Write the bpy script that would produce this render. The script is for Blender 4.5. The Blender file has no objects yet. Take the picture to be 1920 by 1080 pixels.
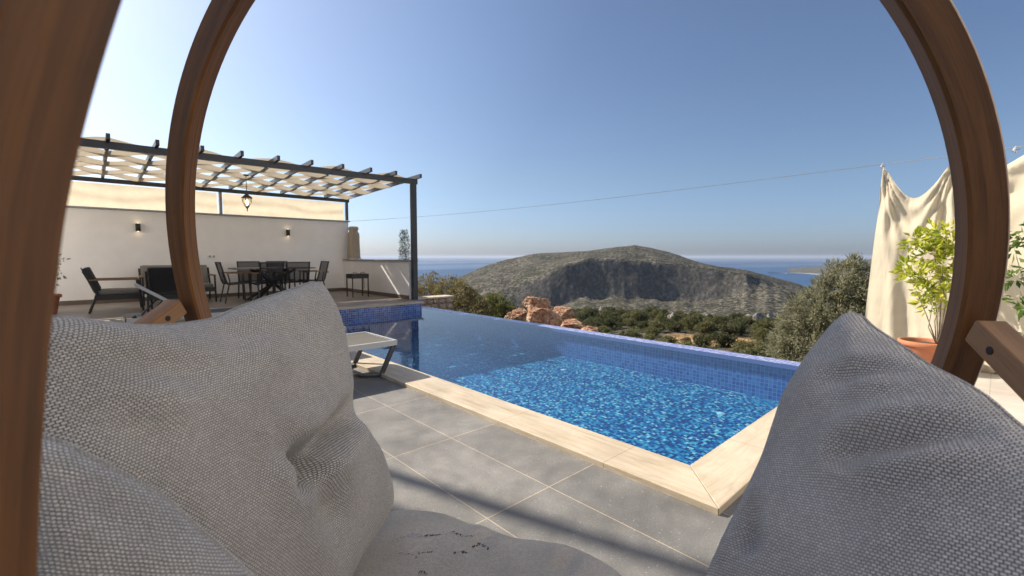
import bpy, bmesh, math, random
import numpy as np
from mathutils import Vector, Matrix
from mathutils.bvhtree import BVHTree
random.seed(7); RNG = np.random.default_rng(11)
SC = bpy.context.scene
COL = SC.collection
PI = math.pi

# ------------------------------------------------------------------ camera frame (X and Y follow the pool's sides)
F = 851.0; PITCH = math.radians(3.97); YAW = math.radians(43.0); EYE = np.array([0, 0, 1.2])
fh = np.array([math.sin(YAW), math.cos(YAW), 0.]); cr = np.array([math.cos(YAW), -math.sin(YAW), 0.]); zup = np.array([0, 0, 1.])
cf = fh * math.cos(PITCH) - zup * math.sin(PITCH); cu = zup * math.cos(PITCH) + fh * math.sin(PITCH)
def ray(px, py): return cf + cr * (px - 960) / F + cu * (540 - py) / F
def at_z(px, py, z): d = ray(px, py); return EYE + d * (z - EYE[2]) / d[2]
def at_x(px, py, x): d = ray(px, py); return EYE + d * x / d[0]
def at_y(px, py, y): d = ray(px, py); return EYE + d * y / d[1]

SUN = np.array([-0.41, 1.28, 1.0]); SUN /= np.linalg.norm(SUN)

# ------------------------------------------------------------------ scene graph helpers
ORG = {}
def thing(name, label, cat, loc=(0, 0, 0), group=None, rotz=0):
    o = bpy.data.objects.new(name, None); COL.objects.link(o)
    o.empty_display_size = .1
    o.location = loc; o.rotation_euler = (0, 0, rotz)
    o['label'] = label; o['category'] = cat
    if group: o['group'] = group
    ORG[o.name] = np.array(loc, float)
    return o
def tag(o, label=None, cat=None, group=None, kind=None):
    if label: o['label'] = label
    if cat: o['category'] = cat
    if group: o['group'] = group
    if kind: o['kind'] = kind
    return o
def copy_tree(o, parent=None):
    c = o.copy(); COL.objects.link(c)
    if parent is not None: c.parent = parent
    for ch in list(o.children): copy_tree(ch, c)
    return c
def mesh_obj(name, verts, faces, mat, parent=None, smooth=False, local=False, uvs=None, bevel=0, attrs=None):
    v = np.asarray(verts, float).reshape(-1, 3)
    org = np.zeros(3)
    if parent is not None and not local: org = ORG[parent.name]
    me = bpy.data.meshes.new(name)
    me.from_pydata((v - org).tolist(), [], faces if isinstance(faces, list) else faces.tolist())
    me.update()
    if smooth: me.polygons.foreach_set('use_smooth', [True] * len(me.polygons))
    if uvs is not None:                                     # per-vertex uv
        ul = me.uv_layers.new(name='UVMap'); li = np.empty(len(me.loops), int); me.loops.foreach_get('vertex_index', li)
        ul.data.foreach_set('uv', np.asarray(uvs, float)[li].ravel())
    for k, a in (attrs or {}).items():
        at = me.attributes.new(k, 'FLOAT', 'POINT'); at.data.foreach_set('value', np.asarray(a, float))
    o = bpy.data.objects.new(name, me); COL.objects.link(o)
    if mat: me.materials.append(mat)
    ORG[o.name] = org
    if parent is not None: o.parent = parent
    if bevel:
        b = o.modifiers.new('bevel', 'BEVEL'); b.width = bevel; b.segments = 2; b.limit_method = 'ANGLE'
    return o
class MB:
    def __init__(s): s.v = []; s.f = []; s.uv = []
    def add(s, vs, fs, uv=None):
        k = len(s.v); s.v += [tuple(map(float, p)) for p in vs]; s.f += [tuple(i + k for i in f) for f in fs]
        s.uv += [tuple(q) for q in uv] if uv is not None else [(p[0], p[1]) for p in vs]
        return s
    def box(s, x0, x1, y0, y1, z0, z1):
        vs = [(x, y, z) for z in (z0, z1) for y in (y0, y1) for x in (x0, x1)]
        return s.add(vs, [(0, 2, 3, 1), (4, 5, 7, 6), (0, 1, 5, 4), (2, 6, 7, 3), (0, 4, 6, 2), (1, 3, 7, 5)])
    def beam(s, p, q, w, h, up=(0, 0, 1)):
        p = np.array(p, float); q = np.array(q, float); d = q - p; L = np.linalg.norm(d); d /= L
        a = np.cross(d, up); n = np.linalg.norm(a)
        if n < 1e-6: a = np.cross(d, (1, 0, 0)); n = np.linalg.norm(a)
        a /= n; b = np.cross(a, d)
        vs = []; uv = []
        for e, t in ((p, 0), (q, L)):
            for i, (sa, sb) in enumerate(((-1, -1), (1, -1), (1, 1), (-1, 1))):
                vs.append(e + a * sa * w / 2 + b * sb * h / 2); uv.append((t, i * (w + h) / 2))
        return s.add(vs, [(3, 2, 1, 0), (4, 5, 6, 7), (0, 1, 5, 4), (1, 2, 6, 5), (2, 3, 7, 6), (3, 0, 4, 7)], uv)
    def tube(s, pts, r, n=8, cap=True):
        pts = [np.array(p, float) for p in pts]; m = len(pts)
        r = [r] * m if np.isscalar(r) else r
        vs = []; fs = []; uv = []; ref = None; acc = 0
        for i, p in enumerate(pts):
            d = (pts[min(i + 1, m - 1)] - pts[max(i - 1, 0)]); d = d / (np.linalg.norm(d) + 1e-12)
            if ref is None: ref = np.cross(d, (0, 0, 1)) if abs(d[2]) < .95 else np.cross(d, (1, 0, 0))
            a = ref - d * np.dot(ref, d); a /= np.linalg.norm(a) + 1e-12; ref = a; b = np.cross(d, a)
            if i: acc += np.linalg.norm(p - pts[i - 1])
            for k in range(n):
                t = 2 * PI * k / n; vs.append(p + (a * math.cos(t) + b * math.sin(t)) * r[i]); uv.append((acc, t * r[i]))
        for i in range(m - 1):
            for k in range(n):
                fs.append((i * n + k, i * n + (k + 1) % n, (i + 1) * n + (k + 1) % n, (i + 1) * n + k))
        if cap: fs.append(tuple(range(n - 1, -1, -1))); fs.append(tuple((m - 1) * n + k for k in range(n)))
        return s.add(vs, fs, uv)
    def lathe(s, c, prof, n=28):
        c = np.array(c, float); vs = []; fs = []; uv = []; m = len(prof)
        for i, (r, z) in enumerate(prof):
            for k in range(n):
                t = 2 * PI * k / n; vs.append(c + (r * math.cos(t), r * math.sin(t), z)); uv.append((t * .2, z))
        for i in range(m - 1):
            for k in range(n): fs.append((i * n + k, i * n + (k + 1) % n, (i + 1) * n + (k + 1) % n, (i + 1) * n + k))
        return s.add(vs, fs, uv)
    def build(s, name, mat, parent=None, smooth=False, local=False, bevel=0):
        return mesh_obj(name, s.v, s.f, mat, parent, smooth, local, s.uv, bevel)

# ------------------------------------------------------------------ numpy noise
def vnoise(x, y, seed=0):
    xi = np.floor(x).astype(np.int64); yi = np.floor(y).astype(np.int64); fx = x - xi; fy = y - yi
    fx = fx * fx * (3 - 2 * fx); fy = fy * fy * (3 - 2 * fy)
    def h(a, b):
        n = (a * 374761393 + b * 668265263 + seed * 974711) & 0x7fffffff
        n = ((n ^ (n >> 13)) * 1274126177) & 0x7fffffff
        return ((n ^ (n >> 16)) & 0xffff) / 65535.0
    return (h(xi, yi) * (1 - fx) + h(xi + 1, yi) * fx) * (1 - fy) + (h(xi, yi + 1) * (1 - fx) + h(xi + 1, yi + 1) * fx) * fy
def fbm(x, y, o=4, seed=0):
    s = 0; a = .5
    for i in range(o): s = s + a * (vnoise(x, y, seed + i * 7) - .5) * 2; x = x * 2.03; y = y * 2.03; a *= .5
    return s

# ------------------------------------------------------------------ materials
class NT:
    def __init__(s, name):
        s.m = bpy.data.materials.new(name); s.m.use_nodes = True; s.t = s.m.node_tree
        s.p = s.t.nodes['Principled BSDF']; s.out = s.t.nodes['Material Output']
    def n(s, typ, **kw):
        x = s.t.nodes.new(typ)
        for k, v in kw.items():
            if k in x.inputs: x.inputs[k].default_value = v
            else: setattr(x, k, v)
        return x
    def l(s, a, b): s.t.links.new(a, b)
    def coord(s, kind='Object'): return s.n('ShaderNodeTexCoord').outputs[kind]
    def map(s, vec, scale=(1, 1, 1), rot=(0, 0, 0), loc=(0, 0, 0)):
        m = s.n('ShaderNodeMapping'); m.inputs['Scale'].default_value = scale; m.inputs['Rotation'].default_value = rot; m.inputs['Location'].default_value = loc
        s.l(vec, m.inputs['Vector']); return m.outputs[0]
    def noise(s, vec, scale, detail=4, rough=.55, dist=0):
        x = s.n('ShaderNodeTexNoise'); x.inputs['Scale'].default_value = scale; x.inputs['Detail'].default_value = detail
        x.inputs['Roughness'].default_value = rough; x.inputs['Distortion'].default_value = dist
        s.l(vec, x.inputs['Vector']); return x.outputs['Fac']
    def ramp(s, fac, stops, const=False):
        r = s.n('ShaderNodeValToRGB'); e = r.color_ramp.elements
        if const: r.color_ramp.interpolation = 'CONSTANT'
        while len(e) < len(stops): e.new(.5)
        for k, (p, c) in enumerate(stops):
            e[k].position = p; e[k].color = (c if len(c) == 4 else (*c, 1)) if not np.isscalar(c) else (c, c, c, 1)
        s.l(fac, r.inputs[0]); return r.outputs[0]
    def mix(s, a, b, fac, mode='MIX'):
        x = s.n('ShaderNodeMix', data_type='RGBA', blend_type=mode)
        for v, k in ((fac, 0), (a, 6), (b, 7)):
            if hasattr(v, 'default_value') and not isinstance(v, (tuple, float, int)): s.l(v, x.inputs[k])
            else: x.inputs[k].default_value = v if k == 0 else (*v, 1)[:4]
        return x.outputs[2]
    def math(s, op, a, b=0.0, clamp=False):
        x = s.n('ShaderNodeMath', operation=op, use_clamp=clamp)
        for v, k in ((a, 0), (b, 1)):
            if isinstance(v, (int, float)): x.inputs[k].default_value = v
            else: s.l(v, x.inputs[k])
        return x.outputs[0]
    def base(s, c):
        if isinstance(c, tuple): s.p.inputs['Base Color'].default_value = (*c, 1)
        else: s.l(c, s.p.inputs['Base Color'])
        return s
    def rough(s, r):
        if isinstance(r, (int, float)): s.p.inputs['Roughness'].default_value = r
        else: s.l(r, s.p.inputs['Roughness'])
        return s
    def bump(s, h, strength=.3, dist=.01):
        b = s.n('ShaderNodeBump', Strength=strength, Distance=dist); s.l(h, b.inputs['Height']); s.l(b.outputs[0], s.p.inputs['Normal']); return s
    def spec(s, v): s.p.inputs['Specular IOR Level'].default_value = v; return s

M = {}
def plain(name, c, r=.5, metal=0, var=.15, scale=20, bump=0):
    t = NT(name); co = t.coord()
    n = t.noise(co, scale, 5)
    lo = tuple(x * (1 - var) for x in c); hi = tuple(min(1, x * (1 + var)) for x in c)
    t.base(t.ramp(n, [(.3, lo), (.7, hi)])).rough(r); t.p.inputs['Metallic'].default_value = metal
    if bump: t.bump(n, bump, .01)
    M[name] = t.m; return t
plain('white_paint', (.84, .825, .81), .8, var=.035, scale=3, bump=.05)
plain('cap_stone', (.33, .31, .28), .7, var=.15, scale=12)
plain('skirting', (.13, .10, .08), .5, var=.15)
plain('metal_dark', (.030, .034, .042), .42, var=.2, scale=8)
plain('metal_black', (.018, .018, .020), .45, var=.2)
plain('alu', (.40, .41, .42), .45, metal=.2, var=.05)
plain('cushion_dark', (.045, .045, .048), .9, var=.2, scale=60, bump=.2)
plain('cushion_grey', (.20, .19, .175), .9, var=.12, scale=60, bump=.2)
plain('teak', (.24, .13, .065), .55, var=.3, scale=25)
plain('table_top', (.22, .19, .165), .5, var=.2, scale=15)
plain('terracotta', (.42, .155, .075), .75, var=.18, scale=9, bump=.1)
plain('soil', (.05, .035, .025), .95, var=.4, scale=40, bump=.6)
plain('bark', (.16, .13, .10), .9, var=.35, scale=14, bump=.5)
plain('bark_pale', (.26, .22, .17), .9, var=.3, scale=20, bump=.4)
plain('socket_white', (.8, .79, .76), .4, var=.02)
plain('inlet_blue', (.30, .50, .58), .4)
plain('rope', (.22, .20, .18), .8)
plain('clip_white', (.5, .48, .44), .4, var=.03)
plain('hole_dark', (.028, .023, .030), .95)
plain('batting', (.42, .39, .50), .9, var=.2, scale=80)
plain('house_plaster', (.84, .81, .77), .85, var=.04, scale=2)
plain('window_glass', (.05, .06, .07), .1)
plain('far_house', (.75, .73, .70), .8, var=.05)
plain('far_roof', (.45, .36, .30), .8, var=.1)
plain('sandal', (.55, .48, .38), .7, var=.2)

def wood(name, lo, hi, r=.5):
    t = NT(name); uv = t.coord('UV')
    a = t.noise(t.map(uv, (1.6, 38, 1)), 1.0, 6, .6, .6)
    b = t.noise(t.map(uv, (5, 160, 1)), 1.0, 4, .6)
    w = t.noise(t.map(uv, (.9, 3.5, 1)), 1.0, 3)
    f = t.math('ADD', t.math('MULTIPLY', a, .55), t.math('ADD', t.math('MULTIPLY', b, .2), t.math('MULTIPLY', w, .25)))
    pores = t.ramp(t.noise(t.map(uv, (14, 520, 1)), 1.0, 2), [(.36, .55), (.46, 1.0)])
    c = t.mix(t.ramp(f, [(.34, lo), (.66, hi)]), pores, .5, 'MULTIPLY')
    t.base(c).rough(t.ramp(b, [(.3, r - .1), (.7, r + .15)])).bump(t.math('ADD', t.math('MULTIPLY', f, .7), t.math('MULTIPLY', pores, .3)), .25, .002)
    M[name] = t.m
wood('wood_ring', (.050, .018, .005), (.245, .098, .024), .42)
wood('wood_rail', (.17, .078, .028), (.36, .19, .080), .5)

def fabric(name, light, dark, pitch=.0085):
    t = NT(name); uv = t.coord('UV')
    wob = t.n('ShaderNodeTexNoise', Scale=60.0, Detail=3.0); t.l(uv, wob.inputs['Vector'])
    off = t.n('ShaderNodeVectorMath', operation='MULTIPLY_ADD'); t.l(wob.outputs['Color'], off.inputs[0]); off.inputs[1].default_value = (.0035, .0035, 0); t.l(uv, off.inputs[2])
    br = t.n('ShaderNodeTexBrick'); br.offset = .5
    br.inputs['Scale'].default_value = 1.0; br.inputs['Brick Width'].default_value = pitch; br.inputs['Row Height'].default_value = pitch * .74
    br.inputs['Mortar Size'].default_value = pitch * .17; br.inputs['Mortar Smooth'].default_value = 1.0; br.inputs['Bias'].default_value = 0
    br.inputs['Color1'].default_value = (*light, 1); br.inputs['Color2'].default_value = (*[x * .8 for x in light], 1); br.inputs['Mortar'].default_value = (*dark, 1)
    t.l(off.outputs[0], br.inputs['Vector'])
    big = t.ramp(t.noise(uv, 5, 4), [(.3, .82), (.7, 1.08)])
    fine = t.ramp(t.noise(uv, 900, 2), [(.3, .8), (.7, 1.15)])
    c = t.mix(t.mix(br.outputs['Color'], big, 1.0, 'MULTIPLY'), fine, .6, 'MULTIPLY')
    t.base(c).rough(.95).spec(.15)
    inv = t.math('SUBTRACT', 1.0, br.outputs['Fac'])
    t.bump(t.math('ADD', inv, t.math('MULTIPLY', fine, .25)), .9, .003)
    t.p.inputs['Sheen Weight'].default_value = .15
    M[name] = t.m
fabric('fabric_grey', (.81, .772, .722), (.15, .141, .131), .0050)
fabric('fabric_slate', (.84, .785, .735), (.18, .166, .155), .0052)
fabric('fabric_fine', (.78, .755, .72), (.20, .19, .18), .0042)
fabric('fabric_seat', (.84, .76, .65), (.38, .335, .28), .0050)

def deck():
    t = NT('deck_tile'); co = t.coord()
    mp = t.map(co, (1, 1, 1), (0, 0, PI / 2), (0, 0, 0))
    br = t.n('ShaderNodeTexBrick'); br.offset = 0; br.squash = 1
    br.inputs['Scale'].default_value = 1; br.inputs['Brick Width'].default_value = .875; br.inputs['Row Height'].default_value = .42
    br.inputs['Mortar Size'].default_value = .0033; br.inputs['Mortar Smooth'].default_value = .2
    br.inputs['Color1'].default_value = (.215, .208, .195, 1); br.inputs['Color2'].default_value = (.165, .162, .156, 1); br.inputs['Mortar'].default_value = (.40, .335, .245, 1)
    # tile joints at x = 1.235 + .42 i, y = 1.08 + .875 j
    mp.node.inputs['Location'].default_value = (-(1.08) + .875 * 4, 1.235 + .42 * 10, 0)
    t.l(mp, br.inputs['Vector'])
    n1 = t.noise(co, 9, 7, .65); n2 = t.noise(co, 130, 3, .7); n3 = t.noise(co, 2.2, 3)
    c = t.mix(br.outputs['Color'], t.ramp(n1, [(.3, .80), (.7, 1.2)]), .8, 'MULTIPLY')
    c = t.mix(c, t.ramp(n3, [(.35, .80), (.65, 1.14)]), 1.0, 'MULTIPLY')
    c = t.mix(c, t.ramp(n2, [(.42, .82), (.56, 1.0), (.68, 1.25)]), .8, 'MULTIPLY')
    sp = t.math('MULTIPLY', t.math('GREATER_THAN', t.noise(co, 95, 2, .5), .69), t.math('GREATER_THAN', n1, .47))
    c = t.mix(c, (.46, .45, .42), t.math('MULTIPLY', sp, .7))
    t.base(c).rough(t.ramp(n1, [(.3, .5), (.7, .72)])).spec(.3)
    t.bump(t.math('ADD', t.math('MULTIPLY', t.math('SUBTRACT', 1.0, br.outputs['Fac']), .9), t.math('MULTIPLY', n2, .12)), .35, .004)
    M['deck_tile'] = t.m
deck()
def terr_tile(name, c1, c2, grout, w, h, rgh):
    t = NT(name); co = t.coord()
    br = t.n('ShaderNodeTexBrick'); br.offset = 0
    br.inputs['Scale'].default_value = 1; br.inputs['Brick Width'].default_value = w; br.inputs['Row Height'].default_value = h
    br.inputs['Mortar Size'].default_value = .004; br.inputs['Color1'].default_value = (*c1, 1); br.inputs['Color2'].default_value = (*c2, 1); br.inputs['Mortar'].default_value = (*grout, 1)
    t.l(co, br.inputs['Vector'])
    c = t.mix(br.outputs['Color'], t.ramp(t.noise(co, 4, 5), [(.3, .85), (.7, 1.12)]), 1.0, 'MULTIPLY')
    t.base(c).rough(rgh); M[name] = t.m
terr_tile('terrace_tile', (.27, .235, .20), (.25, .22, .19), (.20, .17, .14), .6, .6, .42)
terr_tile('pale_tile', (.52, .485, .43), (.50, .465, .415), (.36, .335, .29), .6, .6, .35)

def travertine(name, rot):
    t = NT(name); co = t.coord()
    mp = t.map(co, (1, 1, 1), (0, 0, rot))
    st = t.noise(t.map(mp, (2.0, 17, 17)), 1, 8, .68, .9)
    cl = t.noise(mp, 3.5, 4); pit = t.noise(t.map(mp, (40, 150, 150)), 1, 3)
    c = t.ramp(st, [(.28, (.36, .28, .185)), (.45, (.47, .39, .28)), (.60, (.54, .465, .355)), (.8, (.44, .355, .25))])
    c = t.mix(c, t.ramp(cl, [(.3, .86), (.7, 1.08)]), 1.0, 'MULTIPLY')
    c = t.mix(c, t.ramp(pit, [(.27, .55), (.36, 1.0)]), .6, 'MULTIPLY')
    br = t.n('ShaderNodeTexBrick'); br.offset = 0; br.inputs['Scale'].default_value = 1; br.inputs['Brick Width'].default_value = .9; br.inputs['Row Height'].default_value = 8
    br.inputs['Mortar Size'].default_value = .002; br.inputs['Color1'].default_value = br.inputs['Color2'].default_value = (1, 1, 1, 1); br.inputs['Mortar'].default_value = (.45, .38, .28, 1)
    t.l(t.map(mp, (1, 1, 1), (0, 0, 0), (.35, 4.1, 0)), br.inputs['Vector'])
    c = t.mix(c, br.outputs['Color'], .8, 'MULTIPLY')
    t.base(c).rough(.55).bump(t.math('ADD', pit, st), .12, .003); M[name] = t.m
travertine('travertine_y', PI / 2); travertine('travertine_x', 0)

def mosaic(name, axes, size, stops, grout, gw=.10, gloss=.12, glossy_grid=True):
    """square glass mosaic: one white-noise colour per tile; axes = which object axes carry the grid"""
    t = NT(name); co = t.coord(); sx = t.n('ShaderNodeSeparateXYZ'); t.l(co, sx.inputs[0])
    cm = t.n('ShaderNodeCombineXYZ')
    a = t.math('DIVIDE', sx.outputs[axes[0]], size); b = t.math('DIVIDE', sx.outputs[axes[1]], size)
    t.l(t.math('FLOOR', a), cm.inputs[0]); t.l(t.math('FLOOR', b), cm.inputs[1])
    wn = t.n('ShaderNodeTexWhiteNoise', noise_dimensions='3D'); t.l(cm.outputs[0], wn.inputs['Vector'])
    c = t.ramp(wn.outputs['Value'], stops, True)
    fa = t.math('ABSOLUTE', t.math('SUBTRACT', t.math('FRACT', a), .5)); fb = t.math('ABSOLUTE', t.math('SUBTRACT', t.math('FRACT', b), .5))
    g = t.math('GREATER_THAN', t.math('MAXIMUM', fa, fb), .5 - gw / 2)
    c = t.mix(c, grout, g); t.base(c).rough(gloss)
    M[name] = t.m; return t
BL = [(0, (.012, .035, .20)), (.18, (.02, .07, .32)), (.40, (.03, .11, .40)), (.62, (.05, .16, .46)), (.82, (.09, .22, .52)), (.94, (.02, .05, .22))]
mosaic('mosaic_wall_x', (0, 2), .045, BL, (.33, .36, .48), .14)
mosaic('mosaic_wall_y', (1, 2), .045, [(0, (.04, .095, .29)), (.3, (.05, .12, .33)), (.6, (.065, .155, .37)), (.85, (.04, .08, .26))], (.15, .22, .38), .13)
mosaic('mosaic_top', (0, 1), .045, [(0, (.24, .27, .50)), (.3, (.33, .36, .58)), (.6, (.42, .45, .64)), (.85, (.18, .21, .45))], (.14, .15, .32), .16, .25)
mosaic('mosaic_floor', (0, 1), .028, [(0, (.006, .020, .10)), (.22, (.010, .055, .19)), (.38, (.018, .115, .27)), (.55, (.035, .20, .34)), (.73, (.085, .33, .40)), (.87, (.33, .50, .50)), (.93, (.009, .022, .12))], (.06, .19, .29), .06, .3)

def water():
    m = bpy.data.materials.new('pool_water'); m.use_nodes = True; t = m.node_tree; t.nodes.clear()
    out = t.nodes.new('ShaderNodeOutputMaterial'); mixs = t.nodes.new('ShaderNodeMixShader'); tr = t.nodes.new('ShaderNodeBsdfTransparent'); gl = t.nodes.new('ShaderNodeBsdfGlossy')
    tr.inputs[0].default_value = (.72, .90, 1, 1); gl.inputs['Roughness'].default_value = .012
    fr = t.nodes.new('ShaderNodeFresnel'); gm = t.nodes.new('ShaderNodeNewGeometry'); mr = t.nodes.new('ShaderNodeMapRange')   # thin film of water: same reflectance from both sides
    mr.inputs['To Min'].default_value = 1.333; mr.inputs['To Max'].default_value = 1 / 1.333; t.links.new(gm.outputs['Backfacing'], mr.inputs['Value']); t.links.new(mr.outputs[0], fr.inputs['IOR'])
    co = t.nodes.new('ShaderNodeTexCoord'); mp = t.nodes.new('ShaderNodeMapping'); mp.inputs['Scale'].default_value = (1.0, 1.5, 1); mp.inputs['Rotation'].default_value = (0, 0, .5)
    n1 = t.nodes.new('ShaderNodeTexNoise'); n1.inputs['Scale'].default_value = 3.2; n1.inputs['Detail'].default_value = 3; n1.inputs['Roughness'].default_value = .45
    b = t.nodes.new('ShaderNodeBump'); b.inputs['Strength'].default_value = .07; b.inputs['Distance'].default_value = .03
    L = t.links.new
    L(co.outputs['Object'], mp.inputs[0]); L(mp.outputs[0], n1.inputs['Vector']); L(n1.outputs['Fac'], b.inputs['Height'])
    L(b.outputs[0], gl.inputs['Normal']); L(b.outputs[0], fr.inputs['Normal'])
    L(fr.outputs[0], mixs.inputs[0]); L(tr.outputs[0], mixs.inputs[1]); L(gl.outputs[0], mixs.inputs[2]); L(mixs.outputs[0], out.inputs[0])
    M['water'] = m
water()

def cloth(name, c, trans=.45, weave=0, var=.1):
    t = NT(name); co = t.coord('UV')
    n = t.noise(co, 6, 5); f = t.noise(co, 220, 2)
    col = t.mix(t.ramp(n, [(.3, tuple(x * (1 - var) for x in c)), (.7, c)]), t.ramp(f, [(.3, .93), (.7, 1.05)]), .6, 'MULTIPLY')
    t.base(col).rough(.95).spec(.05).bump(t.math('ADD', n, t.math('MULTIPLY', f, .1)), .25, .01)
    ms = t.n('ShaderNodeMixShader', Fac=trans); tl = t.n('ShaderNodeBsdfTranslucent'); t.l(col, tl.inputs[0])
    t.l(t.p.outputs[0], ms.inputs[1]); t.l(tl.outputs[0], ms.inputs[2]); t.l(ms.outputs[0], t.out.inputs[0]); M[name] = t.m
cloth('canvas_shade', (.66, .57, .43), .42)
cloth('canvas_screen', (.72, .63, .48), .5)
cloth('curtain_linen', (.70, .62, .475), .42)
cloth('canvas_roll', (.55, .47, .37), .25)
def sling(name, c, op):
    t = NT(name); t.base(c).rough(.8)
    ms = t.n('ShaderNodeMixShader', Fac=op); tb = t.n('ShaderNodeBsdfTransparent')
    t.l(tb.outputs[0], ms.inputs[1]); t.l(t.p.outputs[0], ms.inputs[2]); t.l(ms.outputs[0], t.out.inputs[0]); M[name] = t.m
sling('sling_black', (.02, .02, .022), .78); plain('sling_grey', (.13, .125, .115), .95, var=.1, scale=200).spec(.1)

def leaf(name, lo, hi, trans=.3, rgh=.6):
    t = NT(name); g = t.n('ShaderNodeNewGeometry')
    c = t.ramp(g.outputs['Random Per Island'], [(0, lo), (1, hi)])
    t.base(c).rough(rgh).spec(.3)
    ms = t.n('ShaderNodeMixShader', Fac=trans); tl = t.n('ShaderNodeBsdfTranslucent'); t.l(c, tl.inputs[0])
    t.l(t.p.outputs[0], ms.inputs[1]); t.l(tl.outputs[0], ms.inputs[2]); t.l(ms.outputs[0], t.out.inputs[0]); M[name] = t.m
leaf('leaf_olive', (.15, .152, .085), (.40, .39, .26), .42)
leaf('leaf_bush', (.14, .12, .05), (.33, .28, .13), .4)
leaf('leaf_green', (.08, .095, .03), (.21, .21, .075), .4)
leaf('leaf_dark', (.05, .056, .022), (.145, .148, .06), .35)
leaf('leaf_mid', (.09, .094, .036), (.24, .225, .09), .35)
leaf('leaf_pale', (.15, .145, .065), (.33, .31, .16), .35)
leaf('leaf_variegated', (.22, .30, .02), (.62, .60, .10), .35, .35)
leaf('leaf_plain_green', (.05, .10, .02), (.16, .24, .05), .35, .35)
leaf('leaf_conifer', (.05, .075, .045), (.11, .14, .09), .15)

def rock(name, cols, scale=3, bump=.8, dist=.05):
    t = NT(name); co = t.coord()
    a = t.noise(co, scale, 8, .68, .8); b = t.noise(co, scale * 4, 5, .6); v = t.n('ShaderNodeTexVoronoi', Scale=scale * 2.2, feature='DISTANCE_TO_EDGE'); t.l(co, v.inputs['Vector'])
    c = t.ramp(a, [(.28, cols[0]), (.42, cols[1]), (.56, cols[2]), (.72, cols[3])])
    c = t.mix(c, t.ramp(b, [(.35, .6), (.6, 1.15)]), .8, 'MULTIPLY')
    t.base(c).rough(.9).bump(t.math('ADD', t.math('ADD', a, t.math('MULTIPLY', b, .5)), t.ramp(v.outputs['Distance'], [(0, 0.), (.08, .3)])), bump, dist); M[name] = t.m
rock('boulder_rock', [(.16, .07, .04), (.40, .19, .10), (.58, .37, .24), (.74, .62, .50)], 3.6, 1.0, .09)
rock('grey_rock', [(.10, .095, .085), (.22, .20, .18), (.34, .31, .27), (.45, .42, .37)], .5, .8, .3)
rock('wall_stone', [(.22, .16, .12), (.34, .26, .20), (.45, .36, .28), (.55, .46, .37)], 5, .5, .02)
plain('wall_mortar', (.25, .20, .16), .95, var=.2, scale=20, bump=.4)
plain('wall_cap', (.50, .42, .33), .9, var=.15, scale=8, bump=.3)

def glow(name, c, s):
    m = bpy.data.materials.new(name); m.use_nodes = True; t = m.node_tree; t.nodes.clear()
    o = t.nodes.new('ShaderNodeOutputMaterial'); e = t.nodes.new('ShaderNodeEmission'); e.inputs[0].default_value = (*c, 1); e.inputs[1].default_value = s
    t.links.new(e.outputs[0], o.inputs[0]); M[name] = m
glow('lamp_glow', (1, .72, .38), 4); glow('bulb_glow', (1, .70, .35), 9)
def glass_pane():
    t = NT('lantern_glass'); t.base((.9, .85, .7)).rough(.1)
    ms = t.n('ShaderNodeMixShader', Fac=.25); tb = t.n('ShaderNodeBsdfTransparent'); t.l(tb.outputs[0], ms.inputs[1]); t.l(t.p.outputs[0], ms.inputs[2]); t.l(ms.outputs[0], t.out.inputs[0]); M['lantern_glass'] = t.m
glass_pane()

# ------------------------------------------------------------------ SETTING: deck, pool, terrace
GX = 5.72                                           # inner line of the infinity edge
DZ = 0.0                                            # deck level
def slab(name, rects, z0, z1, mat, parent=None, bevel=0):
    b = MB()
    for (x0, x1, y0, y1) in rects: b.box(x0, x1, y0, y1, z0, z1)
    return b.build(name, mat, parent, bevel=bevel)
tag(slab('pool_deck', [(-9, 2.085, -7, 8.69)], -.3, 0, M['deck_tile']), kind='structure')
tag(slab('side_deck', [(2.086, 4.3, -7, .829)], -.3, -.0005, M['deck_tile']), kind='structure')
tag(slab('side_terrace', [(4.301, 8.6, -7, .829)], -.3, .002, M['pale_tile']), kind='structure')
TZ = .2
ter = slab('terrace_floor', [(-9, 5.36, 8.72, 9.15), (-9, 5.6, 9.151, 13.3)], -.3, TZ, M['terrace_tile']); tag(ter, kind='structure')

pool = thing('swimming_pool', 'long blue mosaic infinity pool with a cream stone rim', 'pool', (2.4, 1.125, 0))
FZ = -.45                                           # the floor
mesh_obj('pool_floor', [(2.36, 1.0, FZ), (5.9, 1.0, FZ), (5.9, 8.8, FZ), (2.36, 8.8, FZ)], [(0, 1, 2, 3)], M['mosaic_floor'], pool)
b = MB().box(5.70, 5.86, .83, 9.6, -1.6, -.004); b.build('infinity_wall', M['mosaic_wall_y'], pool)
mesh_obj('infinity_rim', [(5.64, .83, .001), (5.865, .83, .001), (5.865, 9.6, .001), (5.64, 9.6, .001), (5.64, .83, -.05), (5.64, 9.6, -.05), (5.865, .83, -.1), (5.865, 9.6, -.1)],
         [(0, 1, 2, 3), (0, 3, 5, 4), (1, 6, 7, 2)], M['mosaic_top'], pool)
MB().box(2.30, 2.405, 1.0, 8.72, -1.5, .0).build('pool_wall', M['mosaic_wall_y'], pool)
MB().box(2.38, 5.8, 1.0, 1.12, -1.5, .0).build('pool_wall', M['mosaic_wall_x'], pool)
MB().box(2.38, 5.36, 8.70, 8.80, -1.5, TZ - .035).build('end_wall', M['mosaic_wall_x'], pool)
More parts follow.
